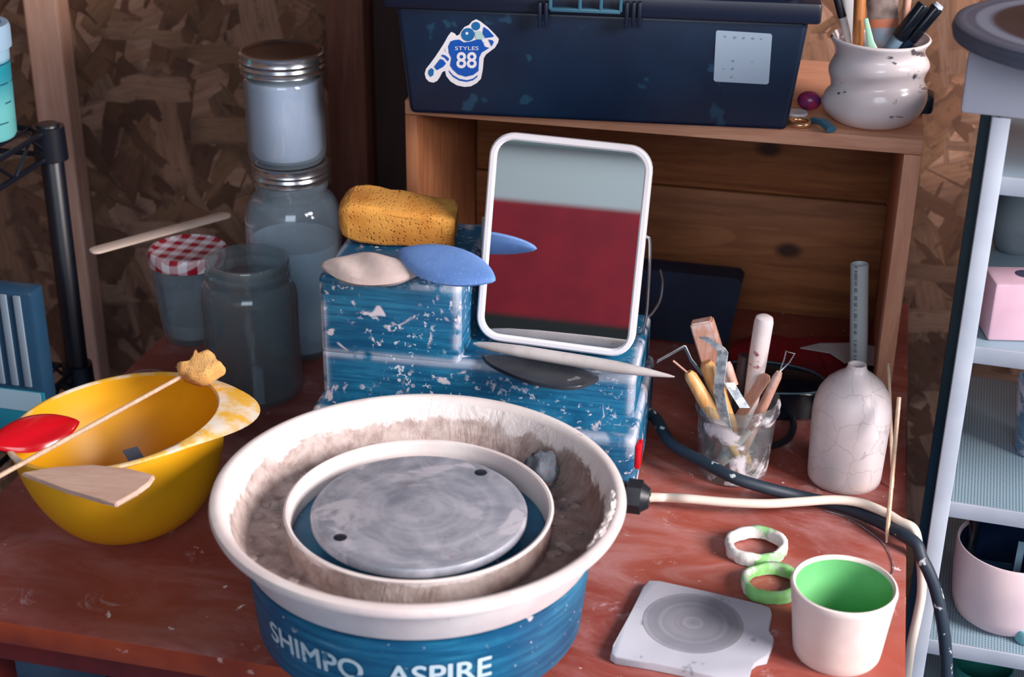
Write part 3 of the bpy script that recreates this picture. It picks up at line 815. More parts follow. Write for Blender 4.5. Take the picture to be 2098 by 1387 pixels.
bmesh.ops.triangulate(bm, faces=[f for f in bm.faces if len(f.verts) > 4])
bmesh.ops.subdivide_edges(bm, edges=bm.edges[:], cuts=1)
displace(bm, .0014, 120, 5)
part('sponge_tip', bm, MAT['sponge_pale'], ss, True, smooth=60)
# steel strip in the bowl
a = onz(266, 919, T+.100); b = ony(308, 988, a.y-.018)
sx = CR*.0072+CU*.002
bm = bmesh.new()
nrm = (b-a).cross(CR).normalized()*.0006
vs = [bm.verts.new(v) for v in (a-sx+nrm, a+sx+nrm, b+sx+nrm, b-sx+nrm)]
vs2 = [bm.verts.new(v) for v in (a-sx-nrm, a+sx-nrm, b+sx-nrm, b-sx-nrm)]
bm.faces.new(vs); bm.faces.new(vs2[::-1])
for i in range(4): bm.faces.new((vs[i], vs2[i], vs2[(i+1) % 4], vs[(i+1) % 4]))
solo('steel_scraper', bm, plain('dark_steel', C(110, 116, 126), .35, .5), 'narrow dark steel strip leaning inside the yellow bowl', 'scraper', smooth=0)
# ================================================================== RIGHT SIDE OF THE TABLE
def strip(pts, w, wdir, th, bm=None):
    """flat metal ribbon through pts, width along wdir"""
    bm = bm or bmesh.new(); wv = V(wdir).normalized()*w/2; P = [V(p) for p in pts]; rows = []
    for i, p in enumerate(P):
        t = (P[min(i+1, len(P)-1)]-P[max(i-1, 0)]).normalized(); nn = t.cross(wv).normalized()*th/2
        rows.append([bm.verts.new(p+q) for q in (wv+nn, -wv+nn, -wv-nn, wv-nn)])
    for A, B in zip(rows, rows[1:]):
        for k in range(4): bm.faces.new((A[k], A[(k+1) % 4], B[(k+1) % 4], B[k]))
    bm.faces.new(rows[0][::-1]); bm.faces.new(rows[-1]); return bm
# bottle
BC, br = base(1724, 1016, 76); BC.z = T
hb_ = hz(BC, 746)-T; k = br
prof = [(0, 0), (k*.93, 0), (k*.985, .002), (k*1.0, .006), (k*1.02, .03), (k*1.045, .060), (k*1.05, .078), (k*1.02, .090), (k*.93, .101), (k*.76, .111), (k*.52, .119), (k*.32, .1245), (k*.265, .128), (k*.25, hb_-.002), (k*.235, hb_), (k*.19, hb_), (k*.18, hb_-.003), (k*.18, .124), (0, .118)]
sc_ = hb_/.1325
bo = thing('bottle_vase', 'crackled grey-white ceramic bottle with a narrow neck, near the table\'s right edge', 'bottle', BC)
part('bottle_body', lathe([(r, z*sc_ if z < .13 else z) for r, z in prof], 72), MAT['crackle'], bo)
# tool jar
TJ, tr_ = base(1497, 1000, 70); TJ.z = T
tjh = hz(TJ, 812)-T
tj = thing('tool_jar', 'open glass jar smeared with white clay, full of pottery tools', 'jar', TJ)
Rb, Rt = .0355, .0415
part('glass_body', lathe([(0, .002), (.030, 0), (Rb, .002), (Rb+.001, .008), (Rt-.001, tjh-.020), (Rt, tjh-.016), (Rt+.0022, tjh-.013), (Rt+.0015, tjh-.009), (Rt+.0024, tjh-.005), (Rt+.001, tjh), (Rt-.0015, tjh), (Rt-.003, tjh-.016), (Rb-.002, .008), (.028, .006), (0, .006)], 64), MAT['glass_dirty'], tj)
def tip(x, y, dy=0.0): return ony(x, y, TJ.y+dy)
def inj(dx, dy, z=.010): return TJ + V((dx, dy, z))
TG = 'pottery tools standing in the clay-smeared jar'
# wooden block scraper with bent steel strip
a, b = tip(1437, 656, .014), inj(.008, .020)
th_ = thing('scraper', 'tool with thick square pinkish wooden handle and bent steel strip in the tool jar', 'pottery tool', b, group=TG)
bm = tube([a, a.lerp(b, .06), a.lerp(b, .50)], [.0155, .0162, .0165], 4, square=True, flat=(1.05, .62), up=(0, 1, 0))
bmesh.ops.bevel(bm, geom=bm.edges[:], offset=.0016, segments=2, affect='EDGES', clamp_overlap=True)
part('handle', bm, MAT['handle_wood'], th_, True)
part('shank', cyl_path(a.lerp(b, .48), b, [(0, .006), (1, .004)], 10), MAT['handle_wood'], th_, True)
part('steel_strip', strip([tip(1440, 690, -.006), tip(1474, 712, -.016), tip(1481, 722, -.019), tip(1478, 745, -.022), tip(1472, 800, -.026), inj(-.004, -.026, .05)], .0115, CR*.9+V((0, -.5, .2)), .0016), MAT['galv'], th_, True)
# angled trimming tool
a, b = tip(1446, 742, -.004), inj(.020, -.008)
tt = thing('trimming_tool', 'trimming tool with an angled steel ribbon bent to the left and yellow wooden handle', 'pottery tool', b, group=TG)
part('handle', cyl_path(a, b, [(0, .0055), (.04, .0082), (.16, .0086), (.5, .006), (1, .004)], 14), MAT['handle_yellow'], tt, True)
part('blade', strip([tip(1346, 741, -.016), tip(1400, 711, -.006), tip(1404, 712, -.005), tip(1416, 738, -.002), tip(1440, 768, 0)], .0072, V((.2, -.55, .7)), .0009), MAT['steel'], tt, True)
# needle tool
a, b = tip(1410, 762, -.024), inj(.006, -.022, .030)
nt = thing('needle_tool', 'needle tool with turned pale wooden handle leaning left out of the tool jar', 'pottery tool', b, group=TG)
part('handle', cyl_path(a, b, [(0, .004), (.05, .0065), (.3, .0076), (.45, .0070), (.6, .0055), (1, .004)], 14), MAT['handle_yellow'], nt, True)
part('needle', cyl_path(tip(1379, 739, -.022), a.lerp(b, .03), [(0, .0012), (.5, .0011), (1, .001)], 8), MAT['handle_wood'], nt, True)
# thick clay-covered rod
a, b = tip(1567, 647, .010), inj(.008, .012)
solo('clay_covered_rod', cyl_path(a, b, [(0, .0055), (.012, .0088), (.04, .0098), (.3, .0096), (.5, .0085), (1, .006)], 18), plain('clay_blotched_rod', C(226, 216, 216), .7, var=C(214, 200, 200), vs=30, speck=(C(150, 84, 90), 42, .60)), 'thick rod caked in white clay with reddish spots, tallest in the tool jar', 'pottery tool', group=TG)
# dark ribbed stick
a, b = tip(1524, 728, .012), inj(-.004, .016)
solo('dark_ribbed_stick', tube([a.lerp(b, i/40) for i in range(41)], [.0052 if i % 2 else .0060 for i in range(41)], 12), plain('dark_brown_ribbed', C(46, 34, 40), .6), 'dark ribbed stick at the back of the tool jar', 'pottery tool', group=TG)
# wire loop tool
a, b = tip(1597, 762, -.012), inj(.002, -.012)
lt = thing('loop_tool', 'small wire loop tool leaning right out of the tool jar', 'pottery tool', b, group=TG)
part('handle', cyl_path(a, b, [(0, .003), (.05, .0046), (.25, .005), (.6, .006), (1, .006)], 12), MAT['handle_wood'], lt, True)
part('wire_loop', tube([a, tip(1606, 738, -.002), tip(1611, 719, -.002), tip(1628, 725, -.003), tip(1618, 742, -.003), a], .0009, 8), MAT['tin'], lt, True)
# flat white knife
a, b = tip(1488, 742, -.018), inj(.020, -.018, .055)
kn = thing('clay_knife', 'wooden knife with a white clay-covered blade crossing the front rim of the tool jar', 'pottery tool', b, group=TG)
part('handle', cyl_path(a, tip(1504, 790, -.026), [(0, .004), (.2, .005), (1, .0046)], 10), MAT['handle_wood'], kn, True)
bm = prism([tip(x, y, -.0365) for x, y in ((1484, 790), (1504, 780), (1514, 800), (1527, 836), (1510, 818))], .0, 0) if False else strip([tip(1494, 784, -.030), tip(1508, 808, -.036), tip(1526, 836, -.0425)], .0105, CR, .0012)
part('blade', bm, MAT['galv'], kn, True)
# flat pink stick
a, b = tip(1571, 768, -.002), inj(-.020, .010)
solo('flat_wooden_stick', cyl_path(a, b, [(0, .004), (.03, .006), (1, .005)], 10, flat=(1, .5)), MAT['handle_wood'], 'flat pinkish wooden stick leaning right in the tool jar', 'pottery tool', group=TG)
for i, (dx, dx2, dz) in enumerate(((-.02, .004, .066), (.016, -.016, .060))):
    solo('clay_brush', cyl_path(TJ+V((dx2, -.012-.004*i, .012)), TJ+V((dx, -.016, dz)), [(0, .005), (.3, .007), (.5, .005), (1, .003)], 12), MAT['rod'], ('short pale clay-caked brush inside the tool jar, leaning left', 'short pale clay-caked brush inside the tool jar, leaning right')[i], 'brush', group=TG)
# skewers leaning at the right
for i, (t_, b_, r0, Y) in enumerate((((1820, 745), (1830, 1000), .0019, 1.50), ((1842, 814), (1816, 1112), .0022, 1.40))):
    bot = onz(b_[0], b_[1], T+.002); top = ony(t_[0], t_[1], Y)
    solo('skewer', cyl_path(bot, top, [(0, .0009), (.08, r0), (1, r0)], 8), MAT['skewer'], ('thin pale skewer behind the bottle\'s right side, the farther of two', 'thin pale skewer standing point down at the table\'s right edge, the nearer of two')[i], 'skewer', group='two skewers beside the bottle')
# two slip-covered rings
def ring_band(x, y, hw, hgt, th, rot, name, m, label, sq=.95):
    c, r = base(x, y, hw); c = onz(x, y, T)
    def rf(a, r_, z): return 1 + .05*math.sin(2*a+rot) + .018*math.sin(5*a)
    bm = lathe([(r-th, .001), (r, 0), (r+th*.15, hgt*.5), (r, hgt), (r-th*.6, hgt+.0005), (r-th, hgt-.0005), (r-th*1.05, hgt*.5), (r-th, .001)], 128, rfun=rf)
    displace(bm, .0009, 110, x)
    bm.transform(M.Translation((c.x, c.y, T+.0012)))
    return solo(name, bm, m, label, 'ring', loc=(c.x, c.y, T), group='slip-smeared rings on the table', smooth=85)
ring_band(1548, 1132, 60, .0125, .0055, .6, 'slip_ring', MAT['ring_white'], 'whitish rubber ring with green smears on the table, behind the other ring')
ring_band(1580, 1207, 60, .0115, .0058, .2, 'slip_ring', MAT['ring_green'], 'green-smeared rubber ring partly hidden behind the white cup')
# thin loop of wire on the table
tw = [onz(x, y, T+.0012) for x, y in ((1568, 1118), (1572, 1085), (1600, 1052), (1650, 1034))]
tw2 = [onz(x, y, T+.0012) for x, y in ((1690, 1048), (1740, 1062), (1790, 1095), (1815, 1118), (1830, 1150), (1832, 1180))]
z_ = T+.0012
solo('thin_wire', tube(cr([onz(x, y, z_) for x, y in ((1690, 1046), (1735, 1060), (1785, 1092), (1812, 1116), (1828, 1145), (1830, 1172), (1815, 1185))], 8), .0005, 6), MAT['steel'], 'hair-thin wire curling on the table right of the rings', 'wire')
# cup
CC, cr_ = base(1706, 1388, 92); CC.z = T
chh = hz(CC, 1196)-T; r1 = cr_; r2 = cr_*1.19
cp = thing('clay_cup', 'unglazed white cup with a mint green inside at the table\'s front right', 'cup', CC)
part('cup_body', lathe([(0, .001), (r1*.90, .001), (r1*.94, 0), (r1*.985, .003), (r1*1.01, .010), (r1*1.08, chh*.5), (r2*.985, chh-.006), (r2, chh-.003), (r2*.985, chh), (r2*.95, chh+.0008), (r2*.915, chh-.0005), (r2*.90, chh-.003)], 80), MAT['bisque'], cp)
part('green_lining', lathe([(r2*.901, chh-.0025), (r2*.885, chh-.008), (r1*.97, chh*.5), (r1*.86, .014), (r1*.75, .008), (0, .007)], 80), MAT['green'], cp)
# bat board with a broken corner
zt = T+.0085
bp_ = [(1330, 1188), (1352, 1189), (1450, 1212), (1560, 1237), (1578, 1244), (1582, 1256), (1575, 1286), (1571, 1293), (1584, 1301), (1586, 1311), (1578, 1330), (1572, 1346), (1552, 1350), (1541, 1358), (1536, 1378), (1532, 1394), (1500, 1394), (1420, 1375), (1330, 1357), (1262, 1346), (1251, 1338), (1256, 1322), (1290, 1260), (1316, 1202)]
pts = [onz(x, y, zt) for x, y in bp_]
cb = onz(1420, 1290, zt)
bt = thing('clay_bat', 'square pale grey bat board with broken right corner and dark round centre', 'board', (cb.x, cb.y, T))
part('board', prism(pts, .0075, .0015), MAT['grey_bat'], bt, True)
cc_ = onz(1420, 1276, zt); rc = .0445
pd_ = [cc_ + V((rc*math.cos(i*PI/32), rc*math.sin(i*PI/32), .0003)) for i in range(64)]
part('round_centre', prism(pd_, .0009), MAT['grey_bat_mid'], bt, True)

# ================================================================== CRATE AND TOOLBOX
SZ_ = T+.33
cR_ = onz(1893, 288, SZ_); cL = ony(831, 300, cR_.y-.006); cL.z = SZ_
ca = math.atan2(cR_.y-cL.y, cR_.x-cL.x); cw = (cR_-cL).length; cd = .285
ck = thing('wooden_crate', 'pine crate set on its side as a shelf behind the wheel, carrying the toolbox', 'crate', (cL.x, cL.y, T), ca)
Hc = .33
part('top_board', box(cw, cd, .016, (cw/2, cd/2, Hc-.008), .001), MAT['crate_pale'], ck)
part('side_panel', box(.013, cd, Hc-.017, (.0065, cd/2, (Hc-.017)/2+.0005), .001), MAT['crate_side'], ck)
part('side_panel', box(.018, cd, Hc-.017, (cw-.009, cd/2, (Hc-.017)/2+.0005), .001), wood('crate_upright_pine', C(222, 164, 132), C(200, 136, 106), 'Z', 1.0, .6), ck)
q = ony(1500, 392, 1.84); zs_ = q.z - T
part('back_board', box(cw-.033, .012, Hc-.018-zs_, (cw/2-.002, cd-.007, (zs_+Hc-.017)/2), .001), MAT['crate_back'], ck)
part('back_board', box(cw-.033, .012, zs_-.002, (cw/2-.002, cd-.010, zs_/2-.0005), .001), MAT['crate_back'], ck)
# contents of the crate
Yb = 1.72
x0, x1, x2 = ony(1290, 565, Yb).x, ony(1521, 572, Yb).x, ony(1487, 720, Yb).x
zt_ = ony(1521, 572, Yb).z; zb = ony(1487, 720, Yb).z; xb = x1+(x2-x1)*(zt_-T)/(zt_-zb)
bm = bmesh.new()
fr_ = [(x0, zt_), (x1-.006, zt_), (x1, zt_-.006), (x2, zb), (max(xb, x2-.03), T+.001), (x0, T+.001)]
A = [bm.verts.new((x, Yb, z)) for x, z in fr_]; B = [bm.verts.new((x, Yb+.035, z)) for x, z in fr_]
bm.faces.new(A); bm.faces.new(B[::-1])
for i in range(len(A)): bm.faces.new((A[i], B[i], B[(i+1) % len(A)], A[(i+1) % len(A)]))
bmesh.ops.bevel(bm, geom=bm.edges[:], offset=.003, segments=2, affect='EDGES', clamp_overlap=True)
solo('dark_folder', bm, plain('dark_blue_cover', C(12, 26, 50), .6, var=C(20, 40, 68), vs=16), 'dark blue slab standing upright inside the crate, right of the mirror', 'folder')
def ptz(x, y, Y): return ony(x, y, Y)
zr = T+.020
rc_ = [onz(x, y, zr) for x, y in ((1500, 692), (1560, 686), (1640, 690), (1720, 688), (1790, 694), (1790, 730), (1784, 772), (1700, 778), (1610, 768), (1540, 766), (1500, 740))]
bm = prism(cr(rc_+[rc_[0]], 4)[:-1], .019, .006, 4)
bmesh.ops.triangulate(bm, faces=[f for f in bm.faces if len(f.verts) > 4]); bmesh.ops.subdivide_edges(bm, edges=bm.edges[:], cuts=2)
for v in bm.verts:
    v.co.x = min(v.co.x, .044 + .002*math.sin(v.co.y*90))
    if v.co.z > T+.012: v.co.z += .006*NZ.noise(v.co*28)
solo('red_cloth_bundle', bm, plain('dark_red_cloth', C(150, 10, 26), .8, var=C(110, 8, 20), vs=12), 'red cloth lying folded flat on the table inside the crate', 'cloth')
zp = T+.030
pp = [onz(x, y, zp) for x, y in ((1640, 712), (1680, 703), (1760, 702), (1800, 712), (1800, 748), (1730, 742), (1700, 722))]
bm = prism(pp, .0012)
solo('folded_paper', bm, plain('grey_white_paper', C(190, 184, 186), .8), 'folded white paper lying on the red cloth inside the crate', 'paper')
pt = [onz(x, y, T+.034) for x, y in ((1500, 742), (1570, 742), (1650, 757), (1686, 776), (1692, 792), (1660, 806), (1560, 806), (1500, 800))]
pt = [p for p in pt]
dt = thing('black_tray', 'shallow black tray with a thin grey rim behind the tool jar', 'tray', (sum(p.x for p in pt)/8, sum(p.y for p in pt)/8, T))
cen = sum(pt, V())/8
part('tray_body', prism(cr(pt+[pt[0]], 4)[:-1], .033, .004), MAT['black_gloss'], dt, True)
rimp = cr(pt+[pt[0]], 6)[:-1]
part('rim', tube([p+V((0, 0, .0005)) for p in rimp]+[rimp[0]+V((0, 0, .0005))], .0012, 6), MAT['shelf_dark'], dt, True)
cbp = [onz(x, y, T+.004) for x, y in ((1585, 812), (1612, 838), (1626, 868), (1620, 892), (1600, 908), (1575, 915))]
solo('black_cable', tube(cr(cbp, 8), .0036, 10), MAT['black'], 'short loop of black cable on the table between tool jar and bottle', 'cable')
# rolled paper tube
Yt = 1.63
a = ony(1761, 541, Yt); d2 = ony(1779, 700, Yt+.0)
b = a + (d2-a)*((T+.001-a.z)/(d2.z-a.z)); b.y -= .008; b.x = min(b.x, .036)
ax = (a-b); Lr = ax.length; rt = 18.5*dep(a)/F0
bm = lathe([(rt-.001, 0), (rt, 0), (rt, Lr), (rt-.0008, Lr+.0004), (rt-.001, Lr), (rt-.001, 0)], 40)
def roll_mat():
    n = NT('printed_foil_roll'); x, y, z = n.sep()[:3]
    ang = n.math('ARCTAN2', y, x)
    ln = n.math('MULTIPLY', n.rng(n.noise(1, 3, vec=n.map(scale=(40, 40, 420))), .47, .53), n.rng(n.math('ABSOLUTE', n.math('ADD', ang, 1.95)), .22, .16))
    ln = n.math('MULTIPLY', ln, n.rng(n.math('FRACT', n.math('MULTIPLY', ang, 9.0)), .3, .45))
    n.set(color=n.mix(ln, C(190, 200, 204), C(60, 70, 80)), rough=.4); return n.m
rotq = V((0, 0, 1)).rotation_difference(ax.normalized()).to_matrix()
rp = thing('rolled_sheet', 'pale rolled-up printed sheet standing in the crate\'s right corner behind the bottle', 'paper roll', b, rot=rotq)
part('roll', bm, roll_mat(), rp)
# toolbox
tL, tR = onz(838, 236, SZ_), onz(1612, 272, SZ_)
ta = math.atan2(tR.y-tL.y, tR.x-tL.x); w0 = (tR-tL).length
ex = V((math.cos(ta), math.sin(ta), 0)); ey = V((-math.sin(ta), math.cos(ta), 0)); ez = V((0, 0, 1))
lidz = hz(tR, 42) - SZ_
tbx = thing('toolbox', 'dark navy plastic toolbox with two stickers on its front, on top of the crate', 'toolbox', (tL.x, tL.y, SZ_+.0006), ta)
tpr = (w0)/(w0+.024)
part('box_body', box(w0+.024, .21, lidz, (w0/2, .102, lidz/2), .006, 3, taper=(tpr, .94)), MAT['navy'], tbx)
wl = w0+.046
lb_ = box(wl, .228, .022, (w0/2, .102, lidz+.009), .004, 2)
box(wl-.03, .205, .085, (w0/2, .102, lidz+.056), .016, 3, bm=lb_)
part('lid', lb_, MAT['navy_lid'], tbx)
def loc2(px, py, yl):
    p = onp(px, py, tL + ey*yl, ey); q = p-tL; return V((q.dot(ex), yl, p.z-SZ_-.0006))
la = bmesh.new()
for px in (1106, 1119, 1284, 1298, 1310):
    p = loc2(px, 30, -.016); box(.004, .008, .026, (p.x, -.0155, p.z), .001, bm=la)
pa, pb_ = loc2(1128, 12, -.014), loc2(1272, 12, -.014)
lc = (pa.x+pb_.x)/2; lw = pb_.x-pa.x
for zz in (loc2(1200, 20, -.014).z, loc2(1200, 20, -.014).z+.03):
    box(lw, .008, .004, (lc, -.016, zz), .001, bm=la, mi=1)
for xx in (-.5, -.08, .22, .5): box(.0035, .008, .03, (lc+lw*xx, -.016, loc2(1200, 20, -.014).z+.015), .001, bm=la, mi=1)
part('latch', la, [MAT['navy_lid'], plain('scuffed_latch_edge', C(52, 96, 116), .35)], tbx)
# stickers on the sloping front
f0 = .102-.105*.94; f1 = .102-.105
slope = (f1-f0)/lidz
nrm = (ey*1.0 + ez*(-slope)); nrm = V((ey.x, ey.y, -slope)).normalized()   # into the box
p0_ = tL + ey*f0 + ez*.0006
def onbox(px, py, lift=.0004): return onp(px, py, p0_ - nrm*lift, nrm)
def S(cx, cy): return (840+cx/7.705, 20+cy/7.705)
sb = bmesh.new()
def poly(crop, mi, lift, fn=S):
    vs = [sb.verts.new(onbox(*fn(x, y), lift)) for x, y in crop]
    f = sb.faces.new(vs); f.material_index = mi
def circ(cx, cy, rx, ry, mi, lift, n=20): poly([(cx+rx*math.cos(2*PI*i/n), cy+ry*math.sin(2*PI*i/n)) for i in range(n)], mi, lift)
def ctext(s, cx, cy, hgt, wid, mi, lift, off=.0):
    vs, fs = text_faces(s, 1.0, off); xs = [v.x for v in vs]; ys = [v.y for v in vs]
    kx = wid/(max(xs)-min(xs)); ky = hgt/(max(ys)-min(ys)); mx = (max(xs)+min(xs))/2; my = (max(ys)+min(ys))/2
    q = [sb.verts.new(onbox(*S(cx+(v.x-mx)*kx, cy-(v.y-my)*ky), lift)) for v in vs]
    for f in fs:
        try: sb.faces.new([q[i] for i in f]).material_index = mi
        except ValueError: pass
poly([(650, 350), (705, 372), (735, 410), (775, 395), (812, 330), (860, 272), (930, 240), (980, 182), (1045, 150), (1110, 182), (1230, 275), (1340, 385), (1402, 460), (1392, 515), (1340, 600), (1200, 705), (1165, 765), (1148, 950), (1120, 1090), (1050, 1160), (960, 1208), (860, 1218), (740, 1192), (640, 1132), (572, 1045), (553, 962), (510, 985), (470, 1065), (430, 1122), (370, 1150), (300, 1135), (252, 1085), (232, 1010), (252, 935), (330, 835), (400, 740), (470, 635), (540, 525), (600, 415)], 0, .0004)
poly([(640, 500), (700, 478), (780, 470), (850, 515), (960, 500), (1050, 470), (1130, 470), (1180, 580), (1255, 602), (1130, 680), (1092, 760), (1082, 965), (1000, 1030), (880, 1058), (760, 1022), (675, 945), (632, 880), (652, 760), (612, 680), (602, 580)], 1, .0007)
poly([(612, 950), (680, 1030), (780, 1090), (900, 1112), (1000, 1085), (1070, 1030), (1062, 1062), (1000, 1112), (900, 1140), (780, 1120), (680, 1060), (618, 985)], 1, .0007)
circ(915, 392, 105, 105, 2, .0009); circ(1042, 258, 68, 68, 2, .0009)
circ(898, 372, 24, 24, 0, .0011, 10)
poly([(1030, 340), (1110, 330), (1150, 400), (1170, 460), (1130, 470), (1050, 465), (1030, 430)], 3, .0009)
poly([(1165, 270), (1240, 320), (1330, 420), (1290, 435), (1235, 440), (1190, 450), (1145, 370)], 1, .0009)
poly([(1235, 470), (1300, 480), (1325, 510), (1290, 580), (1262, 520)], 1, .0009)
poly([(505, 705), (560, 720), (620, 770), (600, 815), (545, 755), (500, 735)], 1, .0009)
poly([(480, 775), (530, 795), (570, 850), (520, 905), (425, 955), (382, 900)], 1, .0009)
poly([(295, 955), (340, 918), (378, 950), (370, 1030), (325, 1062), (290, 1015)], 2, .0009)
circ(580, 635, 26, 30, 0, .0009, 10); circ(1195, 535, 30, 40, 0, .0010, 10)
ctext('STYLES', 896, 608, 58, 370, 0, .0011)
ctext('88', 892, 796, 255, 320, 0, .0011, .02)
part('jersey_sticker', sb, [plain('sticker_white', C(226, 222, 226), .45), plain('sticker_blue', C(8, 78, 168), .45), plain('sticker_mid_blue', C(20, 98, 156), .45), plain('sticker_pale_green', C(170, 200, 198), .5)], tbx, True, smooth=0)
sb = bmesh.new()
idf = lambda x, y: (x, y)
poly([(1470, 62), (1579, 69), (1582, 73), (1575, 170), (1571, 173), (1465, 167), (1462, 163), (1467, 65)], 0, .0005, idf)
for x, y, s in ((1486, 75, 2.6), (1506, 77, 3.4), (1524, 78, 3), (1543, 79, 3), (1560, 80, 2.2), (1502, 125, 3), (1501, 141, 3.2), (1483, 141, 1.8), (1499, 158, 2.5), (1541, 126, 1.6)):
    poly([(x+s*math.cos(i*PI/5), y+s*.8*math.sin(i*PI/5)) for i in range(10)], 1, .0008, idf)
part('square_sticker', sb, [plain('pale_grey_sticker', C(158, 176, 194), .5), plain('faded_grey_marks', C(124, 142, 160), .6)], tbx, True, smooth=0)

# ================================================================== POT OF BRUSHES ON THE CRATE
PC, pr_ = base(1784, 266, 70, SZ_); PC.z = SZ_+.0005
ph = hz(PC, 74)-PC.z; kk = dep(PC)/F0
pp_ = [(0, .001), (66, .0), (84, .04), (99, .15), (103, .26), (99, .37), (91, .45), (93, .53), (100, .62), (98, .70), (90, .79), (93, .88), (100, .96), (101, .985), (98, 1.0), (94, .985), (85, .85), (84, .3), (70, .08), (0, .06)]
def wob(a, r, z): return 1+.022*math.sin(a*2+z*60)+.014*math.sin(a*3-z*90)
bp2 = thing('brush_pot', 'wavy white glazed pot with dark brush marks, holding brushes on the crate', 'pot', PC)
def sm(prof):
    P = cr([(r, z, 0) for r, z in prof], 3); return [(max(0, p.x), p.y) for p in P]
pb2 = lathe([(r*kk, z*ph) for r, z in sm(pp_)], 72, rfun=wob)
for v in pb2.verts:
    t_ = v.co.z/ph; v.co.z += .085*ph*math.sin(math.atan2(v.co.y, v.co.x)*1.0+2.2)*math.sin(PI*min(1, max(0, t_)))**1.2
part('pot_body', pb2, MAT['glaze'], bp2)
BG = 'brushes and pens in the wavy white pot'
def tb(x, y, dy=0.0): return ony(x, y, PC.y+dy)
def bb_(dx, dy): return PC + V((dx, dy, .014))
def ext(x0, y0, x1, y1, dy0, dy1):      # from top pixel to a pixel near the rim, continued down into the pot
    a = tb(x0, y0, dy0); b = tb(x1, y1, dy1); t = (PC.z+.02-a.z)/(b.z-a.z); e = a+(b-a)*t
    q = e-PC; q.z = 0
    if q.length > .034: e = PC + q.normalized()*.034 + V((0, 0, .02))
    return a, e
a, e = ext(1708, -30, 1738, 78, .0, .0)
s1 = thing('dark_tipped_pen', 'thin white pen with a dark top leaning left in the brush pot', 'pen', e, group=BG)
part('barrel', cyl_path(a.lerp(e, .26), e, [(0, .0042), (1, .0036)], 12), MAT['rod'], s1, True)
part('cap', cyl_path(a, a.lerp(e, .27), [(0, .004), (1, .0046)], 12), MAT['black'], s1, True)
a, e = ext(1738, -30, 1752, 80, .014, .010)
solo('white_spatula', cyl_path(a, e, [(0, .0095), (.6, .0085), (1, .004)], 12, flat=(1, .3)), plain('grey_white_plastic', C(200, 198, 200), .5), 'flat grey-white spatula in the brush pot, left of the brown handle', 'spatula', group=BG)
a, e = ext(1763, -30, 1758, 85, -.008, -.012)
solo('brown_brush_handle', cyl_path(a, e, [(0, .0062), (.4, .0060), (1, .0045)], 14), wood('orange_brown_wood', C(178, 112, 56), C(142, 82, 36), 'Z', 3, .5), 'orange-brown round wooden handle standing in the brush pot', 'brush', group=BG)
a, e = ext(1774, 38, 1786, 92, -.020, -.026)
solo('mint_spatula', cyl_path(a, e, [(0, .0022), (.25, .0036), (.5, .0105), (1, .0105)], 12, flat=(1, .3)), plain('mint_plastic', C(164, 214, 186), .5), 'small mint green spatula at the front of the brush pot', 'spatula', group=BG)
a, e = ext(1808, -34, 1808, 80, .012, .004)
fb_ = thing('flat_paint_brush', 'wide flat paint brush with grey bristles up and worn metal band in the brush pot', 'brush', e, group=BG)
part('bristles', tube([a, a.lerp(e, .30)], [.0165, .0155], 16, flat=(1, .4)), plain('grey_bristles', C(140, 124, 118), .9, var=C(100, 86, 82), vs=60), fb_, True)
part('wood_band', tube([a.lerp(e, .29), a.lerp(e, .37)], .0165, 16, flat=(1, .42)), plain('orange_band', C(176, 104, 76), .6), fb_, True)
part('ferrule', tube([a.lerp(e, .36), a.lerp(e, .62)], [.0168, .0150], 16, flat=(1, .44)), plain('blue_grey_tin', C(128, 146, 164), .45, .4, var=C(160, 130, 120), vs=40), fb_, True)
part('handle', cyl_path(a.lerp(e, .6), e, [(0, .010), (.4, .006), (1, .006)], 12), MAT['handle_wood'], fb_, True)
a, e = ext(1862, -30, 1852, 75, .022, .020)
solo('pink_stick', cyl_path(a, e, [(0, .0042), (1, .004)], 12), MAT['handle_wood'], 'plain pinkish stick at the back of the brush pot', 'stick', group=BG)
for i, (x0, y0, x1, y1, dy) in enumerate(((1893, 8, 1836, 84, -.006), (1921, 14, 1862, 84, .008))):
    a, e = ext(x0, y0, x1, y1, dy, dy)
    mk = thing('marker_pen', ('thick black marker leaning right in the brush pot, the left of two', 'thick black marker with a grey end leaning far right in the brush pot')[i], 'marker', e, group=BG)
    part('cap', cyl_path(a, a.lerp(e, .34), [(0, .0062), (.05, .0072), (1, .0074)], 14), MAT['black_gloss'], mk, True)
    part('barrel', cyl_path(a.lerp(e, .33), e, [(0, .0066), (1, .0066)], 14), plain('navy_barrel' if i else 'steel_barrel', C(16, 34, 56) if i else C(110, 136, 156), .35), mk, True)
    if i: part('end_plug', cyl_path(a-(e-a).normalized()*.003, a, [(0, .005), (1, .006)], 12), MAT['shelf_steel'], mk, True)
# trinkets on the crate beside the pot
p = onz(1655, 232, SZ_); bm = bmesh.new(); bmesh.ops.create_uvsphere(bm, u_segments=24, v_segments=12, radius=.0105)
bm.transform(M.Translation((p.x, p.y+.01, SZ_+.0112)) @ M.Diagonal((1.25, 1, 1, 1)))
solo('glass_bead', bm, plain('purple_red_glass', C(110, 50, 110), .25, var=C(176, 40, 84), vs=110), 'small purple and red bead between toolbox and brush pot', 'bead')
p = onz(1638, 258, SZ_)
solo('gold_ring', lathe(torus_prof(.0105, .0028, .0032, 10), 32, ctr=(p.x, p.y, SZ_+.0005)), plain('gold', C(226, 176, 130), .25, .85), 'small gold ring lying in front of the purple bead on the crate', 'ring')
p = onz(1632, 238, SZ_)
solo('white_button', lathe([(0, 0), (.011, 0), (.012, .002), (.011, .004), (0, .003)], 28, ctr=(p.x, p.y+.002, SZ_+.0005)), MAT['white'], 'small white disc beside the gold ring on the crate', 'disc')
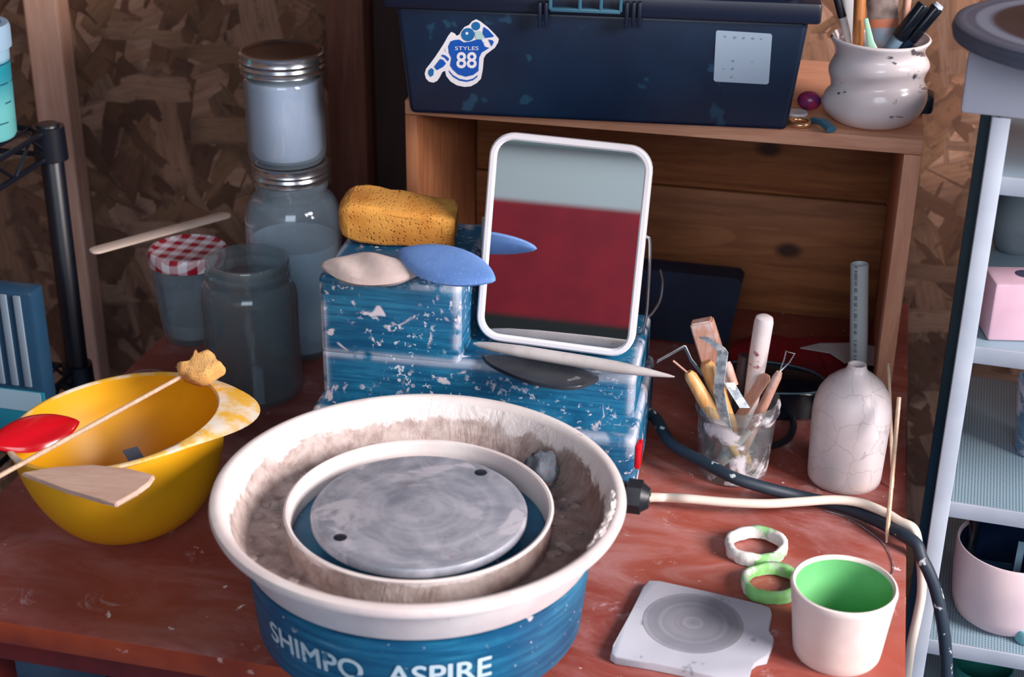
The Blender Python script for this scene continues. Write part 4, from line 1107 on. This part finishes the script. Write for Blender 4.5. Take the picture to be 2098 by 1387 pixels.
a, b = onz(1668, 246, SZ_+.005), onz(1704, 266, SZ_+.005)
bm = tube([a, a.lerp(b, .5)+V((0, 0, .003)), b], [.006, .0065, .006], 8, flat=(1, .6))
solo('teal_clip', bm, plain('teal_plastic', C(60, 110, 134), .35), 'small teal plastic clip at the foot of the brush pot', 'clip')
p = onz(1893, 240, SZ_); bm = box(.02, .03, .022, (p.x-.001, p.y+.02, SZ_+.0115), .005, 2)
solo('blue_trinket', bm, MAT['navy_lid'], 'small dark blue piece behind the brush pot at the crate\'s right end', 'trinket')

# ================================================================== RIGHT SHELF UNIT
RP = ony(1965, 800, 1.35); ra = math.radians(-3)
zA, zB, zC, zD, zT = [hz(RP, y) for y in (1312, 1030, 712, 364, 236)]
zE = zA-.16
ru = thing('steel_shelf', 'pale grey steel shelf unit with perforated shelves right of the table', 'shelf unit', (RP.x, RP.y, 0), ra)
sw, sd = .70, .30; pw = .0155
rp_ = ony(1925, 700, 1.65)-RP
for x, y, m in ((0, 0, MAT['shelf_steel']), (rp_.x, sd, MAT['shelf_dark']), (sw, 0, MAT['shelf_steel']), (sw, sd, MAT['shelf_dark'])):
    bm = box(pw, .003, zT, (x, y-pw/2, zT/2), .0008); box(.003, pw, zT, (x-pw/2+.0015, y, zT/2), .0008, bm=bm)
    part('post', bm, m, ru)
for z in (zA, zB, zC, zD, zE):
    bm = box(sw, sd-.012, .002, (sw/2+.002, sd/2, z-.001), 0)
    o_ = part('shelf', bm, MAT['perf'], ru, smooth=0)
    bm = box(sw-.004, .003, .017, (sw/2+.004, .0035, z-.0085+.001), .0008); box(.003, sd-.012, .017, (.004, sd/2, z-.0085+.001), .0008, bm=bm)
    box(sw, .003, .017, (sw/2, sd-.006, z-.0085), .0008, bm=bm)
    part('lip', bm, MAT['shelf_steel'], o_)
part('post_gap_shade', box(.0015, .15, zT-.02, (.004, sd-.085, zT/2), 0), plain('painted_post_gap_shade', C(14, 24, 36), .5), ru, smooth=0)  # added dark sheet: stands for the shade between the left posts
# white bin with a dark turntable on top
def rs(px, py, z): return onz(px, py, z)
R3 = M.Rotation(ra, 3, 'Z')
bl = rs(1966, 232, zT+.001); 
bnw, bnd, bnh = .52, .13, .062
bnm = box(bnw, bnd, bnh, (bnw/2, bnd/2, bnh/2), .004, 2)
bnm.transform(M.Translation((bl.x, bl.y, zT+.0008)) @ M.Rotation(math.radians(-6), 4, 'Z'))
solo('white_bin', bnm, plain('white_bin_plastic', C(196, 200, 212), .5), 'white plastic box on top of the steel shelf unit, under the dark disc', 'box', loc=(bl.x, bl.y, zT+.0008), rotz=math.radians(-6))
zd = zT+.0008+bnh+.001
dl = onz(1956, 56, zd+.014)
rad = .125
dc = V((dl.x+rad*.985, dl.y+.016, zd))
prof = [(0, 0), (rad*.9, 0), (rad*.985, .004), (rad, .011), (rad*.985, .017), (rad*.95, .0185)]
for i in range(9): prof += [(rad*(.93-.06*i), .0182), (rad*(.90-.06*i), .0186)]
prof += [(rad*.36, .018), (rad*.35, .026), (rad*.30, .03), (0, .03)]
def disc_mat():
    n = NT('dark_grey_turntable'); x, y, z = n.sep()[:3]
    rr = n.math('SQRT', n.math('ADD', n.math('MULTIPLY', x, x), n.math('MULTIPLY', y, y)))
    c3 = n.n.new('ShaderNodeCombineXYZ'); n.l.new(n.math('MULTIPLY', rr, 160.0), c3.inputs[0])
    cc = n.mix(n.rng(n.noise(1, 3, vec=n.mix(.35, c3.outputs[0], n.noise(8, 3, out=1))), .35, .65), C(104, 112, 130), C(62, 68, 86))
    cc = n.mix(n.rng(rr, .098, .088), cc, C(40, 26, 30)); n.set(color=cc, rough=.55); return n.m
solo('turntable_disc', lathe(prof, 96, ctr=dc), disc_mat(), 'dark grey round banding-wheel disc on the white box, top right', 'turntable', loc=dc)
# grey dome on the third shelf
p = onz(2078, 522, zC); dk = dep(p)/F0
bm = lathe([(0, 0), (30*dk, 0), (44*dk, .006), (60*dk, .03), (60*dk, .048), (50*dk, .068), (34*dk, .082), (14*dk, .089), (0, .090)], 48)
bm = lathe([(max(0, q.x), q.y) for q in cr([(0, 0, 0), (34*dk, 0, 0), (52*dk, .018, 0), (60*dk, .036, 0), (54*dk, .056, 0), (36*dk, .074, 0), (14*dk, .082, 0), (0, .083, 0)], 4)], 48)
for v in bm.verts: v.co.z = max(0, v.co.z)
pz = V((p.x, p.y+30*dk, zC+.0006)); bm.transform(M.Translation(pz))
solo('grey_dome', bm, plain('grey_bisque', C(140, 150, 158), .6, var=C(120, 132, 142), vs=16), 'rounded grey clay form at the back of a steel shelf, behind the pink block', 'pottery', loc=pz)
# pink clay block
p = onz(2022, 700, zC); 
bm = box(.056, .045, .058, (.028, .0225, .029), .003, 2)
nf = [f for f in bm.faces]
bm.transform(M.Translation((p.x, p.y, zC+.0006)) @ M.Rotation(math.radians(12), 4, 'Z'))
pk = thing('pink_clay_block', 'pink square clay block with a round hole in its top, on the steel shelf', 'pottery', (p.x, p.y, zC+.0006), math.radians(12))
part('block', bm, plain('pink_clay', C(206, 170, 186), .75, var=C(196, 158, 174), vs=20), pk, True)
part('hole', lathe([(0, .0584), (.0085, .0584), (.0095, .0581)], 24, ctr=(.034, .026, 0)), plain('dark_hole', C(56, 52, 84), .8), pk)
# blue clear cup
p, r_ = base(2122, 948, 50, zB); p.z = zB+.0006
bc_ = thing('clear_plastic_cup', 'clear bluish plastic cup streaked with white on the perforated shelf', 'cup', p)
part('cup_body', lathe([(0, .001), (.022, 0), (.0235, .003), (.031, .078), (.0325, .08), (.031, .082), (.0295, .080), (.0222, .004), (0, .003)], 48), thin_glass('blue_streaked_plastic', (.55, .75, .85, 1), dirt=C(186, 190, 208), dscale=26, dlo=.46, dhi=.6, film=.12), bc_)
# pale planter with tools
p, r_ = base(2046, 1299, 80, zA); p.z = zA+.0006
kq = dep(p)/F0
ph_ = hz(p, 1112)-p.z
plt = thing('pale_planter', 'pale pinkish clay pot with dark blue inside on the lower right steel shelf', 'pot', p)
part('pot_body', lathe([(0, .001), (84*kq, 0), (98*kq, .006), (106*kq, .02), (112*kq, ph_*.6), (113*kq, ph_-.003), (111*kq, ph_), (108*kq, ph_), (106*kq, ph_-.004)], 72), plain('pinkish_bisque', C(226, 204, 206), .6, var=C(208, 186, 194), vs=9), plt)
part('dark_lining', lathe([(106.2*kq, ph_-.0035), (104*kq, ph_*.6), (98*kq, .02), (80*kq, .008), (0, .007)], 72), plain('dark_blue_glaze', C(14, 30, 58), .3), plt)
def ip(dx, dy, dz): return p+V((dx*kq, dy*kq, dz))
solo('pale_strip_tool', tube([ip(10, -10, .012), ip(16, 20, ph_-.004)], .005, 4, flat=(1, .3), square=True, up=(0, 1, 0)), plain('pale_blue_plastic', C(120, 150, 172), .5), 'pale blue flat strip standing in the planter on the right shelf', 'tool')
bm = lathe(torus_prof(26*kq, 6*kq, 0, 10), 32, ctr=ip(-4, -20, .020)); 
solo('teal_lid_ring', bm, plain('teal_ring_plastic', C(70, 120, 140), .4), 'small teal ring lying inside the planter on the right shelf', 'ring')
bm = tube(cr([ip(-60, -30, .012), ip(-82, 10, ph_*.7), ip(-78, 30, ph_+.004), ip(-88, 40, ph_+.02)], 6), .0055, 10)
solo('black_tool_handle', bm, MAT['black_gloss'], 'curved black tool handle leaning on the left rim of the planter', 'tool')
bm = box(.040, .012, .034, ip(-28, 38, .03), .003, 2)
solo('blue_block', bm, plain('mid_blue_plastic', C(24, 60, 92), .4), 'dark blue block standing inside the planter on the right shelf', 'block')
# teal lid on the shelf front, green cup below
p = onz(2104, 1325, zA); bm = lathe([(0, 0), (.012, 0), (.0135, .002), (.0135, .013), (.012, .015), (0, .015)], 32, ctr=(p.x, p.y+.012, zA+.0006))
solo('teal_puck', bm, plain('pale_teal_plastic', C(112, 172, 184), .45), 'small pale teal disc in front of the planter on the right shelf', 'disc')
gp = rs(2014, 1368, zE+.075)
gp = V((gp.x, gp.y+.0, zE+.0006))
gc = thing('green_pot', 'dark green pot on the lowest visible steel shelf, at the frame\'s bottom edge', 'pot', gp)
gk = dep((gp.x, gp.y, zE+.07))/F0
part('pot_body', lathe([(0, 0), (48*gk, 0), (60*gk, .07), (60*gk, .080), (57*gk, .080), (46*gk, .006), (0, .005)], 48), plain('green_glaze', C(40, 120, 110), .35), gc)

# ================================================================== LEFT WIRE SHELF
LP = ony(140, 600, 1.55); zS = hz(LP, 258)
zL = hz(LP, 745)
lu = thing('wire_shelf', 'black wire shelf unit at the left edge, in front of the wooden stud', 'shelf unit', (LP.x, LP.y, 0))
LW, LD = .45, .50; pr2 = .0135
for x, y in ((0, 0), (-LW, 0), (0, -LD), (-LW, -LD)):
    if (x, y) == (0, -LD): continue
    part('post', lathe([(0, 0), (pr2, 0), (pr2, zS+.001), (pr2*.9, zS+.003), (0, zS+.003)], 20, ctr=(x, y, 0)), MAT['wire_black'], lu)
for zz in (zS, zL):
    bm = bmesh.new()
    for (x0, y0), (x1, y1) in (((0, 0), (-LW, 0)), ((0, 0), (0, -LD)), ((-LW, 0), (-LW, -LD)), ((0, -LD), (-LW, -LD))):
        for dz in (-.005, -.036): tube([(x0, y0, zz+dz), (x1, y1, zz+dz)], .0034, 8, bm=bm)
        nz = 12
        zig = [(x0+(x1-x0)*i/nz, y0+(y1-y0)*i/nz, zz-.005 if i % 2 else zz-.036) for i in range(nz+1)]
        tube(zig, .0024, 6, bm=bm)
    for i in range(1, 20): tube([(-LW*i/20, 0, zz-.004), (-LW*i/20, -LD, zz-.004)], .0018, 6, bm=bm)
    part('wire_deck', bm, MAT['wire_black'], lu)
    part('corner_collar', lathe([(pr2, zz-.040), (pr2+.006, zz-.040), (pr2+.005, zz), (pr2, zz)], 20), MAT['wire_black'], lu)
# measuring tub
p, r_ = base(-28, 297, 62, zS); p.z = zS
tk = dep(p)/F0; hT = hz(p, 48)-p.z
tu = thing('plastic_tub', 'translucent tub of blue-green glaze with a pale lid on the black wire shelf', 'tub', p)
def tub_mat():
    n = NT('blue_green_tub'); x, y, z = n.sep()[:3]
    t = n.math('ADD', z, n.math('MULTIPLY', n.noise(18, 4), .02))
    cc = n.mix(n.rng(t, .04, .09), C(110, 190, 190), C(40, 140, 158)); cc = n.mix(n.rng(t, hT*.66+.01, hT*.72+.01), cc, C(150, 186, 208))
    lines = n.math('MULTIPLY', n.rng(n.math('FRACT', n.math('DIVIDE', z, .022)), .90, .93), n.rng(n.noise(30, 1), .45, .5))
    cc = n.mix(n.math('MULTIPLY', lines, .8), cc, C(20, 60, 84))
    n.set(color=cc, rough=.35); return n.m
part('tub_body', lathe([(0, 0), (60*tk, 0), (64*tk, .004), (70*tk, hT*.84), (0, hT*.84)], 64), tub_mat(), tu)
part('lid', lathe([(70*tk, hT*.80), (76*tk, hT*.80), (77*tk, hT*.96), (74*tk, hT), (62*tk, hT), (60*tk, hT*.95), (0, hT*.95)], 64), plain('pale_blue_lid', C(150, 180, 204), .4), tu)
# bag of sticks on the lower shelf
Yg = 1.37
xr = ony(66, 620, Yg).x; ztop = ony(66, 600, Yg).z; 
zbt = zL+.0005; xg0 = xr-.13
pg = thing('stick_packet', 'packet of pale sticks with a teal label on the lower black wire shelf', 'packet', (xr-.06, Yg, zbt))
part('packet', box(.125, .028, ztop-zbt, (xr-.0625, Yg+.014, (ztop+zbt)/2), .006, 2), plain('packet_film', C(34, 66, 92), .3), pg, True)
for i in range(7):
    part('stick', box(.0085, .003, (ztop-zbt)*.62, (xr-.018-.0165*i, Yg-.0008, zbt+(ztop-zbt)*.66), .001), plain('stick_pale', C(126, 142, 156), .6) if i == 0 else bpy.data.materials['stick_pale'], pg, True)
lbz = ony(40, 795, Yg).z
part('label', box(.127, .0024, lbz-zbt-.004, (xr-.0632, Yg-.0008, (lbz+zbt)/2), .0005), plain('teal_label', C(30, 128, 150), .5), pg, True)
part('label_band', box(.120, .001, (lbz-zbt)*.42, (xr-.064, Yg-.0022, lbz-(lbz-zbt)*.25), 0), plain('white_label_band', C(160, 190, 206), .5, speck=(C(60, 90, 110), 90, .66)), pg, True)

# ================================================================== LIGHT
def area(name, loc, target, size, energy, color, sy=None):
    l = bpy.data.lights.new(name, 'AREA'); l.energy = energy; l.color = color; l.size = size
    if sy: l.shape = 'RECTANGLE'; l.size_y = sy
    o = bpy.data.objects.new(name, l); col.objects.link(o); o.location = loc
    o.rotation_euler = (V(target)-V(loc)).to_track_quat('-Z', 'Y').to_euler(); return o
area('window_light', (2.1, .42, 2.02), (-.25, 1.25, T), 1.0, 150, (1.0, .92, .91), 1.0)
area('front_fill_light', (.4, -2.2, 2.5), (-.5, 1.6, T+.2), 1.8, 44, (.86, .92, 1.0), 1.4)  # added fill lamp behind the camera; no door stands there
area('mirror_wall_fill', (-.2, -1.9, 3.0), (-.6, -3.4, .9), 2.0, 60, (.95, .98, 1.0))  # added lamp that brightens the wall reflected in the mirror
w = bpy.data.worlds.new('daylight'); bpy.context.scene.world = w; w.use_nodes = True
w.node_tree.nodes['Background'].inputs[0].default_value = (.42, .56, .85, 1); w.node_tree.nodes['Background'].inputs[1].default_value = .16

# ================================================================== CAMERA
cd_ = bpy.data.cameras.new('camera'); co_ = bpy.data.objects.new('camera', cd_); col.objects.link(co_)
cd_.sensor_fit = 'HORIZONTAL'; cd_.sensor_width = 36.0; cd_.lens = F0/W*36.0
co_.matrix_world = M(((CR.x, CU.x, -CF.x, CO.x), (CR.y, CU.y, -CF.y, CO.y), (CR.z, CU.z, -CF.z, CO.z), (0, 0, 0, 1)))
cd_.clip_start = .05; cd_.dof.use_dof = True; cd_.dof.focus_distance = dep(V((-.30, 1.36, T+.18))); cd_.dof.aperture_fstop = 5.6
bpy.context.scene.camera = co_
bpy.context.scene.view_settings.view_transform = 'Standard'
bpy.context.scene.view_settings.look = 'None'
